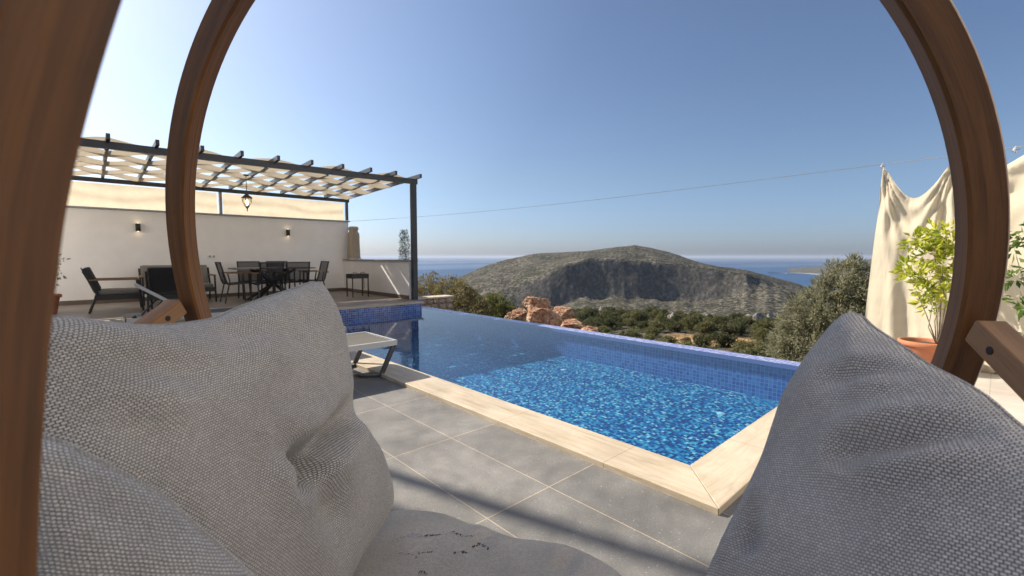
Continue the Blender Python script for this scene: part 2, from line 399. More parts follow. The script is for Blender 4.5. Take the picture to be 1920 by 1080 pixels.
# coping: mitred at the near corner, 35 mm over the deck
cz0, cz1 = -.12, .034
def prism(name, pts, z0, z1, mat, parent, bevel=.004):
    n = len(pts); v = [(x, y, z0) for x, y in pts] + [(x, y, z1) for x, y in pts]
    f = [tuple(range(n - 1, -1, -1)), tuple(range(n, 2 * n))] + [(i, (i + 1) % n, n + (i + 1) % n, n + i) for i in range(n)]
    return mesh_obj(name, v, f, mat, parent, bevel=bevel)
prism('coping', [(2.085, .83), (2.415, 1.128), (2.415, 8.69), (2.085, 8.69)], cz0, cz1, M['travertine_y'], pool)
prism('coping', [(2.0895, .83), (5.87, .83), (5.87, 1.127), (2.418, 1.127)], cz0, cz1 - .0006, M['travertine_x'], pool)
MB().box(-.4, 5.40, 8.655, 8.83, TZ - .034, TZ + .004).build('end_cap', M['travertine_x'], pool, bevel=.004)
w = mesh_obj('pool_water', [(2.40, 1.12, 0.), (5.645, 1.12, 0.), (5.645, 8.71, 0.), (2.40, 8.71, 0.), (5.36, 8.71, 0), (5.36, 9.14, 0), (5.645, 9.14, 0)],
             [(0, 1, 2, 4, 3), (4, 2, 6, 5)], M['water']); tag(w, kind='structure')
MB().box(5.345, 5.364, 8.803, 9.14, -.6, TZ - .003).build('end_wall', M['mosaic_wall_y'], pool)
MB().box(5.366, 5.64, 9.135, 9.149, -.6, TZ - .003).build('end_wall', M['mosaic_wall_x'], pool)
# two floor fittings
for (x, y) in (at_z(1057, 694, FZ)[:2], at_z(1352, 776, FZ)[:2]):
    MB().lathe((x, y, FZ + .004), [(0.001, .010), (.035, .008), (.045, 0)], 20).build('floor_inlet', M['inlet_blue'], pool, True)

# ------------------------------------------------------------------ terrace walls
tw = thing('terrace_wall', 'long white rendered wall behind the dining set', 'wall', (2, 13.05, TZ))
MB().box(-6, 5.62, 13.05, 13.3, -.2, 2.20).build('wall', M['white_paint'], tw)
MB().box(-6, 5.66, 13.01, 13.34, 2.203, 2.24).build('wall_cap', M['cap_stone'], tw, bevel=.004)
MB().box(-6, 5.44, 13.035, 13.048, TZ, TZ + .09).build('skirting', M['skirting'], tw)
pw = thing('parapet_wall', 'low white parapet wall with sun streaks beside the pergola post', 'wall', (5.45, 11, TZ))
MB().box(5.45, 5.62, 9.36, 13.047, -.6, 1.085).build('wall', M['white_paint'], pw)
MB().box(5.40, 5.67, 9.31, 13.008, 1.088, 1.122).build('wall_cap', M['cap_stone'], pw, bevel=.004)
MB().box(5.435, 5.448, 9.36, 13.03, TZ, TZ + .09).build('skirting', M['skirting'], pw)

def sconce(x, z, label):
    t = thing('wall_lamp', label, 'wall lamp', (x, 13.05, z), 'up and down lights on the long white wall')
    MB().tube([(x, 12.985, z - .085), (x, 12.985, z + .085)], .045, 14).build('housing', M['metal_black'], t, True)
    MB().box(x - .02, x + .02, 13.02, 13.05, z - .04, z + .04).build('bracket', M['metal_black'], t)
    for s in (-1, 1):
        bb = MB().lathe((x, 12.985, z + s * .087), [(.001, 0), (.028, 0)], 12); o = bb.build('light_disc', M['lamp_glow'], t)
sconce(.84, 1.84, 'small black wall lamp above the lounge chairs'); sconce(3.94, 1.83, 'small black wall lamp above the dining table')
s1 = thing('wall_socket', 'white double socket on the wall left of the dining table', 'socket', (2.2, 13.05, 1.2))
MB().box(2.12, 2.28, 13.036, 13.05, 1.16, 1.24).build('plate', M['socket_white'], s1, bevel=.004)
for dx in (-.038, .038): MB().lathe((0, 0, 0), [(.001, .0), (.022, .0), (.026, .004)], 14).build('outlet', M['cap_stone'], s1, local=True).matrix_local = Matrix.Translation((dx, -.0145, 0)) @ Matrix.Rotation(PI / 2, 4, 'X')
s2 = thing('wall_socket', 'small single wall socket low between dining table and brazier', 'socket', (4.98, 13.05, .76))
MB().box(4.94, 5.02, 13.036, 13.05, .72, .80).build('plate', M['socket_white'], s2, bevel=.004)
MB().lathe((0, 0, 0), [(.001, 0), (.022, 0), (.026, .004)], 14).build('outlet', M['cap_stone'], s2, local=True).matrix_local = Matrix.Translation((0, -.0145, 0)) @ Matrix.Rotation(PI / 2, 4, 'X')

# ------------------------------------------------------------------ pergola
pg = thing('pergola', 'dark metal pergola with cream cloth strips woven through its rafters', 'pergola', (5.5, 9.2, TZ))
BY = lambda x: 9.2 + (5.55 - x) * .045
MB().beam((5.52, 9.235, -.3), (5.52, 9.235, 2.85), .11, .11, (1, 0, 0)).build('post', M['metal_dark'], pg)
MB().beam((-1.35, BY(-1.35), 2.905), (5.60, 9.2, 2.905), .06, .115).build('front_beam', M['metal_dark'], pg)
MB().beam((-1.35, 12.97, 2.80), (5.60, 12.93, 2.80), .06, .09).build('back_beam', M['metal_dark'], pg)
MB().beam((5.53, 12.93, 2.24), (5.53, 12.93, 2.76), .08, .06, (1, 0, 0)).build('post', M['metal_dark'], pg)
MB().beam((2.42, 12.99, 2.24), (2.42, 12.99, 2.76), .09, .06, (1, 0, 0)).build('post', M['cap_stone'], pg)
RX = [-.86, -.28] + [.307, .89, 1.48, 2.055, 2.635, 3.22, 3.81, 4.39, 4.95, 5.545]
def rz(y): return 3.005 - (y - 8.85) * .031
for x in RX:
    y0 = BY(x) - .26
    MB().beam((x, y0, rz(y0)), (x, 13.02, rz(13.02)), .05, .085).build('rafter', M['metal_dark'], pg)
NS = 7; y_a, y_b = 9.24, 12.9
for j in range(NS):
    vs = []; fs = []; uv = []
    wdt = (y_b - y_a) / NS; nx = (len(RX) - 1) * 8
    for i in range(nx + 1):
        u = i / 8; x = float(np.interp(u, range(len(RX)), RX))
        yoff = (5.55 - x) * .045
        tt = (u + j) / 2; ph = abs(2 * (tt - math.floor(tt)) - 1) * 2 - 1; ph = math.sin(ph * PI / 2) * .35 + ph * .65
        amp = .046 if ph > 0 else .052
        zc = amp * abs(ph) * (1 if ph > 0 else -1)
        for k in range(6):
            yy = y_a + j * wdt - .01 + (wdt + .02) * k / 5 + yoff * max(0, 1 - j / NS)
            narrow = 1.0
            yc = y_a + (j + .5) * wdt + yoff * max(0, 1 - j / NS); yy = yc + (yy - yc) * narrow
            crown = .018 * math.sin(PI * k / 5) * (1 if ph > 0 else -1) * (1 - abs(ph)) ; jit = .006 * math.sin(x * 9 + j * 2.1 + k)
            vs.append((x, yy, rz(yy) + zc + crown + jit)); uv.append((x, yy))
    for i in range(nx):
        for k in range(5): a = i * 6 + k; fs.append((a, a + 1, a + 7, a + 6))
    mesh_obj('shade_strip', vs, fs, M['canvas_shade'], pg, True, uvs=uv)

def cloth_band(name, x0, x1, z0, z1, y, label):
    vs = []; fs = []; uv = []; nx, nz = 70, 14
    for i in range(nx + 1):
        for k in range(nz + 1):
            u = i / nx; v = k / nz; x = x0 + (x1 - x0) * u; z = z0 + (z1 - z0) * v
            d = .018 * math.sin(v * 9 + u * 3 + math.sin(x * 3.1)) * math.sin(PI * v) + .012 * math.sin(x * 7 + v * 4)
            sag = -.02 * math.sin(PI * v) * math.sin(x * 2.3) ** 2
            vs.append((x, y + d, z + sag)); uv.append((x, z))
    for i in range(nx):
        for k in range(nz): a = i * (nz + 1) + k; fs.append((a, a + nz + 1, a + nz + 2, a + 1))
    o = mesh_obj(name, vs, fs, M['canvas_screen'], None, True, uvs=uv); return tag(o, label, 'canvas screen', 'canvas screens along the top of the wall')
cloth_band('canvas_screen', -4.5, 2.36, 2.245, 2.74, 13.04, 'long cream canvas screen above the wall, left of the grey post')
cloth_band('canvas_screen', 2.48, 5.48, 2.245, 2.74, 13.04, 'cream canvas screen above the wall, between grey post and corner')

# rolled curtain tied at the wall corner
vs = []; fs = []; uv = []; n = 36; zs = np.linspace(1.13, 2.06, 26)
for z in zs:
    v = (z - 1.13) / .93; pinch = 1 - .30 * math.exp(-((v - .86) / .06) ** 2) + .12 * (1 - v) ** 2 - .35 * max(0, v - .93) / .07
    for k in range(n):
        t = 2 * PI * k / n; rr = (.135 + .022 * math.sin(7 * t + 1.3 * v) + .012 * math.sin(13 * t)) * pinch
        vs.append((5.64 + rr * math.cos(t) * 1.1, 12.75 + rr * math.sin(t) * 1.0, z)); uv.append((t * .15, z))
for i in range(len(zs) - 1):
    for k in range(n): fs.append((i * n + k, i * n + (k + 1) % n, (i + 1) * n + (k + 1) % n, (i + 1) * n + k))
fs.append(tuple(range((len(zs) - 1) * n, len(zs) * n)))
tag(mesh_obj('gathered_curtain', vs, fs, M['canvas_roll'], None, True, uvs=uv), 'bundled beige curtain hanging gathered at the wall corner', 'curtain')

# lantern
LX, LY = 2.49, 10.8
lt = thing('hanging_lantern', 'black lantern with lit bulb hanging from the pergola', 'lantern', (LX, LY, 2.32))
MB().tube([(LX, LY, 2.50), (LX, LY, 2.90)], .007, 6).build('rod', M['metal_black'], lt)
MB().lathe((LX, LY, 2.88), [(.05, 0), (.05, .02), (.01, .03)], 14).build('ceiling_rose', M['metal_black'], lt, True)
MB().lathe((LX, LY, 2.42), [(.105, 0), (.10, .018), (.06, .045), (.03, .075), (.012, .10), (.001, .105)], 16).build('roof', M['metal_black'], lt, True)
MB().lathe((LX, LY, 2.24), [(.032, 0), (.05, .02), (.075, .10), (.09, .178)], 6).build('glass', M['lantern_glass'], lt)
b = MB()
for k in range(6):
    t = 2 * PI * k / 6; c, s = math.cos(t), math.sin(t)
    b.tube([(LX + .034 * c, LY + .034 * s, 2.24), (LX + .077 * c, LY + .077 * s, 2.34), (LX + .093 * c, LY + .093 * s, 2.42)], .007, 5)
b.build('cage', M['metal_black'], lt)
MB().lathe((LX, LY, 2.14), [(.001, 0), (.012, .02), (.008, .05), (.03, .085), (.036, .10)], 12).build('finial', M['metal_black'], lt, True)
MB().lathe((LX, LY, 2.27), [(.001, 0), (.022, .02), (.03, .05), (.02, .09), (.001, .11)], 12).build('bulb', M['bulb_glow'], lt, True)

# ------------------------------------------------------------------ terrace furniture
def make_dining_chair():
    t = thing('dining_chair', '', 'chair')
    for s in (-1, 1):
        y = s * .25
        MB().beam((.22, y, 0), (.19, y, .64), .03, .022, (1, 0, 0)).build('leg', M['metal_black'], t, local=True)
        MB().beam((-.27, y, 0), (-.17, y, .46), .03, .022, (1, 0, 0)).build('leg', M['metal_black'], t, local=True)
        MB().beam((-.16, y, .40), (-.20, y, .63), .03, .022, (1, 0, 0)).build('arm_post', M['metal_black'], t, local=True)
        MB().beam((.23, y, .645), (-.22, y, .645), .05, .025).build('armrest', M['teak'], t, local=True)
    f = MB()
    for s in (-1, 1):
        f.beam((.23, s * .235, .425), (-.2, s * .235, .40), .03, .03)
        f.tube([(-.2, s * .235, .40), (-.235, s * .235, .48), (-.33, s * .235, .87)], .016, 8)
    f.beam((.23, -.25, .42), (.23, .25, .42), .03, .03); f.beam((-.33, -.25, .87), (-.33, .25, .87), .028, .028)
    f.build('frame', M['metal_black'], t, local=True)
    pts = [(.23, .437), (.0, .415), (-.17, .412), (-.228, .47), (-.27, .62), (-.328, .86)]; vs = []
    for (x, z) in pts: vs += [(x, -.225, z), (x, .225, z)]
    mesh_obj('sling_seat', vs, [(2 * i, 2 * i + 1, 2 * i + 3, 2 * i + 2) for i in range(5)], M['sling_black'], t, True, True)
    return t
ch0 = make_dining_chair()
TBX, TBY = 3.13, 11.5
chairs = [(2.36, 11.42, 0, 'black mesh dining chair at the left end of the table'),
          (4.02, 11.55, PI, 'black mesh dining chair at the right end of the table'),
          (2.86, 12.18, -PI / 2, 'black mesh dining chair behind the table, on its left side'),
          (3.50, 12.18, -PI / 2, 'black mesh dining chair behind the table, on its right side'),
          (2.84, 10.92, PI / 2 + .12, 'black mesh dining chair with its back to the pool, on the left'),
          (3.42, 10.92, PI / 2 - .05, 'black mesh dining chair with its back to the pool, on the right')]
for i, (x, y, a, lab) in enumerate(chairs):
    c = ch0 if i == 0 else copy_tree(ch0)
    c.location = (x, y, TZ); c.rotation_euler = (0, 0, a); tag(c, lab, 'chair', 'chairs round the dining table')
dt = thing('dining_table', 'long dining table with crossed black legs under pergola', 'table', (TBX, TBY, TZ))
MB().box(TBX - .82, TBX + .82, TBY - .42, TBY + .42, .915, .945).build('tabletop', M['table_top'], dt, bevel=.004)
for s in (-1, 1):
    MB().beam((TBX - .48, TBY + s * .3, TZ), (TBX + .40, TBY - s * .28, .91), .07, .05).build('leg', M['metal_black'], dt)
    MB().beam((TBX + .48, TBY + s * .3, TZ), (TBX - .40, TBY - s * .28, .91), .07, .05).build('leg', M['metal_black'], dt)

def make_armchair(w, name):
    t = thing(name, '', 'armchair')
    h = w / 2
    for s in (-1, 1):
        MB().tube([(.36, s * h, 0), (.31, s * h, .575)], .018, 8).build('leg', M['metal_black'], t, local=True)
        MB().tube([(-.38, s * h, 0), (-.26, s * h, .33), (-.43, s * h, .74)], .018, 8).build('leg', M['metal_black'], t, local=True)
        MB().beam((.33, s * h, .585), (-.36, s * h, .585), .05, .025).build('armrest', M['teak'], t, local=True)
    f = MB(); f.beam((.33, -h, .27), (.33, h, .27), .03, .08); f.beam((-.26, -h, .27), (-.26, h, .27), .03, .08)
    for s in (-1, 1): f.beam((.34, s * h, .27), (-.30, s * h, .27), .03, .09)
    f.build('seat_frame', M['metal_black'], t, local=True)
    b = MB().box(-.24, .34, -h + .03, h - .03, .315, .40); b.build('seat_cushion', M['cushion_grey'], t, local=True, bevel=.03)
    b = MB().beam((-.25, 0, .38), (-.40, 0, .80), w - .06, .11, (1, 0, .3)); b.build('back_cushion', M['cushion_dark'], t, local=True, bevel=.03)
    mesh_obj('back_panel', [(-.30, -h + .02, .34), (-.30, h - .02, .34), (-.46, h - .02, .80), (-.46, -h + .02, .80)], [(0, 1, 2, 3)], M['sling_black'], t, local=True)
    return t
a0 = make_armchair(.66, 'armchair')
a0.location = (.36, 11.15, TZ); a0.rotation_euler = (0, 0, -.02); tag(a0, 'black armchair with grey cushions, seen side on at far left', 'armchair', 'lounge chairs on the terrace')
a1 = copy_tree(a0); a1.location = (1.12, 10.55, TZ); a1.rotation_euler = (0, 0, PI / 2 - .15); tag(a1, 'black armchair turned to the wall, half behind the wooden hoop', 'armchair', 'lounge chairs on the terrace')
lv = make_armchair(1.25, 'loveseat'); lv.location = (1.42, 12.2, TZ); lv.rotation_euler = (0, 0, -PI / 2); tag(lv, 'two seat grey lounge sofa against the white wall', 'sofa')
for o in lv.children:
    if o.name.startswith('back_cushion'): o.data.materials[0] = M['cushion_grey']

bq = thing('brazier', 'black charcoal brazier on four thin legs by the parapet', 'barbecue', (4.88, 10.9, TZ))
BX0, BX1, BY0, BY1 = 4.67, 5.10, 10.70, 11.06
b = MB().box(BX0, BX1, BY0, BY0 + .012, .66, .77).box(BX0, BX1, BY1 - .012, BY1, .66, .77).box(BX0, BX0 + .012, BY0 + .0125, BY1 - .0125, .66, .77).box(BX1 - .012, BX1, BY0 + .0125, BY1 - .0125, .66, .77).box(BX0 + .013, BX1 - .013, BY0 + .013, BY1 - .013, .66, .672)
b.build('tray', M['metal_black'], bq)
for x in (BX0 + .015, BX1 - .015):
    for y in (BY0 + .015, BY1 - .015): MB().beam((x, y, TZ), (x, y, .658), .024, .024, (1, 0, 0)).build('leg', M['metal_black'], bq)
for x in (BX0 + .12, BX1 - .12): MB().tube([(x - .05, BY0 + .1, .775), (x - .04, BY0 + .1, .81), (x + .04, BY0 + .1, .81), (x + .05, BY0 + .1, .775)], .007, 6).build('handle', M['metal_black'], bq)
MB().tube([(4.96, BY0 - .01, .66), (4.965, BY0 - .012, .45), (4.95, BY0 - .012, .40)], .008, 6).build('poker', M['metal_black'], bq)

# ------------------------------------------------------------------ sun loungers
def make_lounger(raised):
    t = thing('sun_lounger', '', 'sun lounger')
    L, W, H = 1.92, .68, .335; hinge = -1.18
    for y in (0, W):
        MB().beam((0, y, H), (-L, y, H), .028, .052).build('side_rail', M['alu'], t, local=True)
    MB().beam((.0, 0.015, H - .002), (0, W - .015, H - .002), .028, .045).build('foot_rail', M['alu'], t, local=True)
    MB().beam((-L, 0.015, H - .002), (-L, W - .015, H - .002), .028, .045).build('head_rail', M['metal_dark'], t, local=True)
    vs = [];  n = 12
    for i in range(n + 1):
        x = -.012 + (hinge + .012) * i / n
        for y in (.016, W * .33, W * .67, W - .016): vs.append((x, y, H + .02 - (.012 if .1 < y < .6 else 0)))
    mesh_obj('sling_seat', vs, [(4 * i + k, 4 * i + k + 1, 4 * i + k + 5, 4 * i + k + 4) for i in range(n) for k in range(3)], M['sling_grey'], t, True, True)
    ang = raised; ca, sa = math.cos(ang), math.sin(ang); BL_ = L + hinge - .02
    def bp(s, y, o=0): return (hinge - ca * s - sa * o, y, H + .035 + sa * s - ca * o * -1)
    bk = MB()
    for y in (.04, W - .04): bk.beam(bp(0, y), bp(BL_, y), .026, .04)
    bk.beam(bp(BL_, .04), bp(BL_, W - .04), .03, .035)
    bko = bk.build('back_frame', M['alu'], t, local=True)
    vs = []
    for i in range(7):
        for y in (.05, W * .33, W * .67, W - .05): vs.append(bp(BL_ * i / 6, y, .012))
    mesh_obj('back_sling', vs, [(4 * i + k, 4 * i + k + 1, 4 * i + k + 5, 4 * i + k + 4) for i in range(6) for k in range(3)], M['sling_grey'], t, True, True)
    if raised > .1:
        MB().tube([bp(BL_ * .55, .06), (hinge - BL_ * .75, .06, H)], .011, 6).tube([bp(BL_ * .55, W - .06), (hinge - BL_ * .75, W - .06, H)], .011, 6).build('back_strut', M['metal_dark'], t, local=True)
    for x in (0, -L + .1):
        s = 1 if x == 0 else -1
        b = MB(); q = [(x - s * .01, .02, H - .01), (x - s * .155, .03, .03), (x - s * .19, .05, .018), (x - s * .30, .12, .018), (x - s * .30, W - .12, .018), (x - s * .19, W - .05, .018), (x - s * .155, W - .03, .03), (x - s * .01, W - .02, H - .01)]
        for i in range(len(q) - 1): b.beam(q[i], q[i + 1], .05, .022, (0, 1, 0) if i in (0, 6) else (0, 0, 1))
        b.build('leg', M['metal_dark'], t, local=True, bevel=.004)
    return t
l1 = make_lounger(0.0); l1.location = (2.245, 4.12, .0); tag(l1, 'white framed sun lounger nearest the wooden swing, its foot over the pool rim', 'sun lounger', 'sun loungers along the pool')
l2 = copy_tree(l1); l2.location = (2.225, 5.33, 0); tag(l2, 'sun lounger just beyond the nearest one, only its foot corner showing', 'sun lounger', 'sun loungers along the pool')
l3 = make_lounger(.62); l3.location = (2.26, 7.97, 0); tag(l3, 'sun lounger with raised backrest in front of the lounge chairs', 'sun lounger', 'sun loungers along the pool')

# ------------------------------------------------------------------ the swing
S = 1.354; ti = .191; th = .254
hh = fh * math.cos(th) + cr * math.sin(th); RN = hh * math.cos(ti) + zup * math.sin(ti)
EX = np.cross(RN, zup); EX /= np.linalg.norm(EX); EZ = np.cross(EX, RN)
RC = EYE + S * (fh * .9 + cr * -.033 + zup * -.086); RI, RW, RT = .763 * S, .051 * S, .038 * S
sw = thing('hoop_swing', 'big wooden hoop swing frame in the foreground, seen from inside', 'swing', (RC[0], RC[1], 0))
def sweep_rect(path_fn, n, closed, ch=.006):
    vs = []; fs = []; uv = []; acc = 0; prev = None
    for i in range(n):
        c4, mid = path_fn(i)
        if prev is not None: acc += np.linalg.norm(mid - prev)
        prev = mid
        per = 0
        for k in range(4):
            e = 0.07; a = c4[k]; bnx = c4[(k + 1) % 4]; bpv = c4[k - 1]
            p1 = a + (bpv - a) / np.linalg.norm(bpv - a) * ch; p2 = a + (bnx - a) / np.linalg.norm(bnx - a) * ch
            vs += [p1, p2]
            w1 = np.linalg.norm(bnx - a)
            uv += [(acc, per), (acc, per + .006)]; per += w1
    m = 8
    for i in range(n if closed else n - 1):
        j = (i + 1) % n
        for k in range(m): fs.append((i * m + k, i * m + (k + 1) % m, j * m + (k + 1) % m, j * m + k))
    if not closed: fs += [tuple(range(m - 1, -1, -1)), tuple((n - 1) * m + k for k in range(m))]
    return vs, fs, uv
def ring_pt(i, N=180):
    a = 2 * PI * i / N + PI / 2; d = EX * math.cos(a) + EZ * math.sin(a)
    ci = RC + d * RI; co = RC + d * (RI + RW)
    return [ci, co, co + RN * RT, ci + RN * RT], (ci + co) / 2
vs, fs, uv = sweep_rect(ring_pt, 181, False)
mesh_obj('hoop', vs, fs, M['wood_ring'], sw, False, uvs=uv)
# near post of the rear arch, right beside the lens
edge = [(60, 1400), (61, 1250), (64, 1080), (70, 900), (76, 800), (83, 700), (92, 600), (104, 500), (118, 400), (138, 300), (163, 200), (192, 100), (224, 0), (262, -110), (310, -230)]
pp = [EYE + ray(x + 11, y) * .25 for x, y in edge]
pp = [pp[0] + (0, -.02, -.3), pp[0] + (0, -.01, -.12)] + pp + [np.array([.06, .40, 1.55]), np.array([.22, .52, 1.78]), np.array([.45, .70, 1.98]), RC + EZ * (RI + .02) - RN * .06]
pp[0][2] = .35
fine = []
for i in range(len(pp) - 1):
    p0 = pp[max(i - 1, 0)]; p1 = pp[i]; p2 = pp[i + 1]; p3 = pp[min(i + 2, len(pp) - 1)]
    for k in range(6):
        t = k / 6; fine.append(.5 * ((2 * p1) + (-p0 + p2) * t + (2 * p0 - 5 * p1 + 4 * p2 - p3) * t * t + (-p0 + 3 * p1 - 3 * p2 + p3) * t ** 3))
fine.append(pp[-1])
def post_pt(i):
    p = fine[i]; d = fine[min(i + 1, len(fine) - 1)] - fine[max(i - 1, 0)]; d /= np.linalg.norm(d)
    wv = np.cross(d, cf); wv /= np.linalg.norm(wv)
    if np.dot(wv, cr) > 0: wv = -wv
    tv = np.cross(wv, d)
    if np.dot(tv, cf) < 0: tv = -tv
    W = .125; T = .05
    q = [p + wv * W - tv * T, p - tv * T, p, p + wv * W]
    return q, p + wv * W / 2
vs, fs, uv = sweep_rect(post_pt, len(fine), False, .0015)
mesh_obj('arch_post', vs, fs, M['wood_ring'], sw, False, uvs=uv)
# seat rails bolted to the hoop
RD = ray(1157, -43); RD /= np.linalg.norm(RD)
for (px, py, side) in ((347, 573, 1), (1829, 617, -1)):
    d = ray(px, py); t = np.dot(RC - EYE, RN) / np.dot(d, RN); p = EYE + d * t - RN * .045
    q = p - RD * .95
    MBr = MB().beam(p + RD * .02, q, .054, .054); rail = MBr.build('rail', M['wood_rail'], sw, bevel=.004)
    a = np.cross(RD, zup); a /= np.linalg.norm(a)
    face = p - RD * .045 + a * side * .0272
    bolt = MB().tube([face - a * side * .004, face + a * side * .0012], .0085, 14).build('bolt_hole', M['hole_dark'], sw)
    bolt.parent = rail; 
# lower seat boards between the rails, under the cushions
pL = EYE + ray(347, 573) * 1.2

# ------------------------------------------------------------------ cushions
def plane_from_inv(a, x0, y0, bx, cy):
    """1/depth = a + bx (x - x0) + cy (y - y0) over the picture -> the world plane that does so"""
    def P(x, y): return EYE + ray(x, y) / (a + bx * (x - x0) + cy * (y - y0))
    p0 = P(x0, y0); e1 = P(x0 + 200, y0) - p0; e2 = P(x0, y0 + 200) - p0
    n = np.cross(e1, e2); n /= np.linalg.norm(n)
    if np.dot(n, EYE - p0) < 0: n = -n
    return p0, n
def on_plane(px, py, p0, n): d = ray(px, py); return EYE + d * (np.dot(p0 - EYE, n) / np.dot(d, n))
def smooth_closed(pts, n):
    pts = np.array(pts, float); m = len(pts); out = []
    for i in range(m):
        p0, p1, p2, p3 = pts[i - 1], pts[i], pts[(i + 1) % m], pts[(i + 2) % m]
        for k in range(8):
            t = k / 8; out.append(.5 * ((2 * p1) + (-p0 + p2) * t + (2 * p0 - 5 * p1 + 4 * p2 - p3) * t * t + (-p0 + 3 * p1 - 3 * p2 + p3) * t ** 3))
    out = np.array(out); seg = np.linalg.norm(np.roll(out, -1, 0) - out, axis=1); s = np.concatenate([[0], np.cumsum(seg)]); tot = s[-1]
    o2 = np.vstack([out, out[:1]]); q = np.linspace(0, tot, n, endpoint=False)
    return np.stack([np.interp(q, s, o2[:, k]) for k in range(2)], 1)
def cushion(name, label, outline, plane, center, thick, back, mat, creases=(), wr=.006, seed=1, power=2.4, uvrot=0):
    p0, n = plane
    e1 = np.cross(zup, n) if abs(n[2]) < .9 else np.cross((0, 1, 0), n)
    e1 /= np.linalg.norm(e1); e2 = np.cross(n, e1)
    def uvp(px, py): w_ = on_plane(px, py, p0, n) - p0; return np.array([w_ @ e1, w_ @ e2])
    NA, NR = 300, 84
    o2 = smooth_closed([uvp(x, y) for x, y in outline], NA); c2 = uvp(*center)
    sr = 1 - (1 - np.linspace(0, 1, NR + 1)[1:]) ** 1.6
    P2 = c2 + (o2 - c2)[None] * sr[:, None, None]                # NR x NA x 2
    P2 = np.concatenate([c2[None], P2.reshape(-1, 2)]); s = np.concatenate([[0], np.repeat(sr, NA)])
    prof = np.sqrt(np.clip(1 - s ** power, 0, 1))
    damp = np.clip(1 - s ** 6, 0, 1)
    h = thick * prof
    for (a, bq, depth, width, raise_) in creases:                # (px, px, depth, width, shoulder)
        A, B = uvp(*a), uvp(*bq); d = B - A; L = np.linalg.norm(d); d /= L; nn = np.array([-d[1], d[0]])
        r_ = P2 - A; t = np.clip(r_ @ d, 0, L); dist = np.linalg.norm(r_ - t[:, None] * d, axis=1)
        fade = np.sin(np.clip(t / L, .0, 1) * PI * .85 + .35 * PI * .45) ** .7
        fade = np.nan_to_num(np.clip(fade, 0, 1))
        h = h - damp * fade * depth * np.exp(-(dist / width) ** 2) + damp * fade * raise_ * (np.exp(-((dist - 2.0 * width) / (1.1 * width)) ** 2))
    h = h + damp * wr * (fbm(P2[:, 0] * 7 + seed, P2[:, 1] * 4 + 3, 3, seed) * 1.0 + .45 * fbm(P2[:, 0] * 22, P2[:, 1] * 13, 2, seed + 5))
    edge_w = .004 * np.sin(np.arange(NA) * .9) + .006 * fbm(np.arange(NA) * .13, np.zeros(NA), 2, seed)
    hb = -back * prof
    front = p0 + P2[:, :1] * e1 + P2[:, 1:] * e2 + h[:, None] * n
    backv = p0 + P2[:, :1] * e1 + P2[:, 1:] * e2 + hb[:, None] * n
    N = len(P2); V = np.vstack([front, backv[:N - NA]])
    last = N - NA
    def idx(layer, i, k):                                         # i ring (0 = centre)
        j = 0 if i == 0 else 1 + (i - 1) * NA + k % NA
        return j if layer == 0 or i == NR else N + j
    fcs = []
    for layer in (0, 1):
        for k in range(NA):
            f = (idx(layer, 0, 0), idx(layer, 1, k), idx(layer, 1, k + 1)); fcs.append(f if layer == 0 else f[::-1])
        for i in range(1, NR):
            for k in range(NA):
                f = (idx(layer, i, k), idx(layer, i + 1, k), idx(layer, i + 1, k + 1), idx(layer, i, k + 1)); fcs.append(f if layer == 0 else f[::-1])
    U = np.vstack([P2, P2[:N - NA]]); cu_, su_ = math.cos(uvrot), math.sin(uvrot)
    U = np.stack([U[:, 0] * cu_ - U[:, 1] * su_, U[:, 0] * su_ + U[:, 1] * cu_], 1)
    base = V.mean(0)
    o = mesh_obj(name, V - base, fcs, M[mat], None, True, uvs=U); o.location = base
    # seam cord along the outline
    ring = front[last:]; bb = MB(); bb.tube(list(ring[::2]) + [ring[0]], .0042, 6, False)
    sm = mesh_obj('seam', np.array(bb.v) - base, bb.f, M[mat], o, True, True, uvs=np.array(bb.uv))
    tag(o, label, 'cushion', 'cushions in the swing')
    o['_v'] = 0; del o['_v']
    return o, V, fcs
L1 = cushion('cushion', 'largest pale grey woven back cushion on the left, with a deep tuck',
    [(30, 640), (62, 606), (110, 597), (180, 604), (240, 611), (300, 612), (360, 606), (402, 598), (440, 581), (490, 562), (540, 546), (572, 534), (590, 530), (602, 540), (618, 568), (632, 604), (643, 650), (652, 700), (655, 742), (660, 782), (682, 812), (706, 848), (722, 892), (730, 930), (725, 962), (700, 1004), (672, 1045), (650, 1085), (600, 1150), (480, 1200), (320, 1180), (180, 1080), (80, 940), (30, 780)],
    plane_from_inv(.87, 640, 700, -.00148, .0005), (390, 840), .085, .14, 'fabric_grey',
    [((515, 884), (470, 960), .025, .022, .008), ((560, 560), (480, 690), .010, .022, .008), ((600, 560), (575, 720), .008, .020, .006), ((420, 610), (330, 760), .008, .03, .006), ((515, 884), (665, 745), .075, .028, .018), ((515, 884), (590, 1010), .035, .035, .012), ((515, 884), (430, 850), .03, .03, .006), ((90, 700), (330, 720), .022, .03, .010), ((300, 625), (520, 640), .012, .025, .008), ((100, 770), (260, 860), .02, .03, .01)], .012, 3, 2.6, .0)
L2 = cushion('cushion', 'grey woven cushion at the lower left, in front of the largest one',
    [(20, 850), (50, 815), (85, 824), (130, 840), (200, 876), (260, 908), (310, 938), (360, 985), (410, 1028), (465, 1080), (520, 1150), (520, 1260), (380, 1330), (200, 1330), (60, 1250), (10, 1050)],
    plane_from_inv(2.2, 200, 1000, -.0012, .0006), (230, 1080), .05, .08, 'fabric_fine', [((120, 900), (300, 1010), .008, .02, .003)], .006, 9, 2.6, .5)
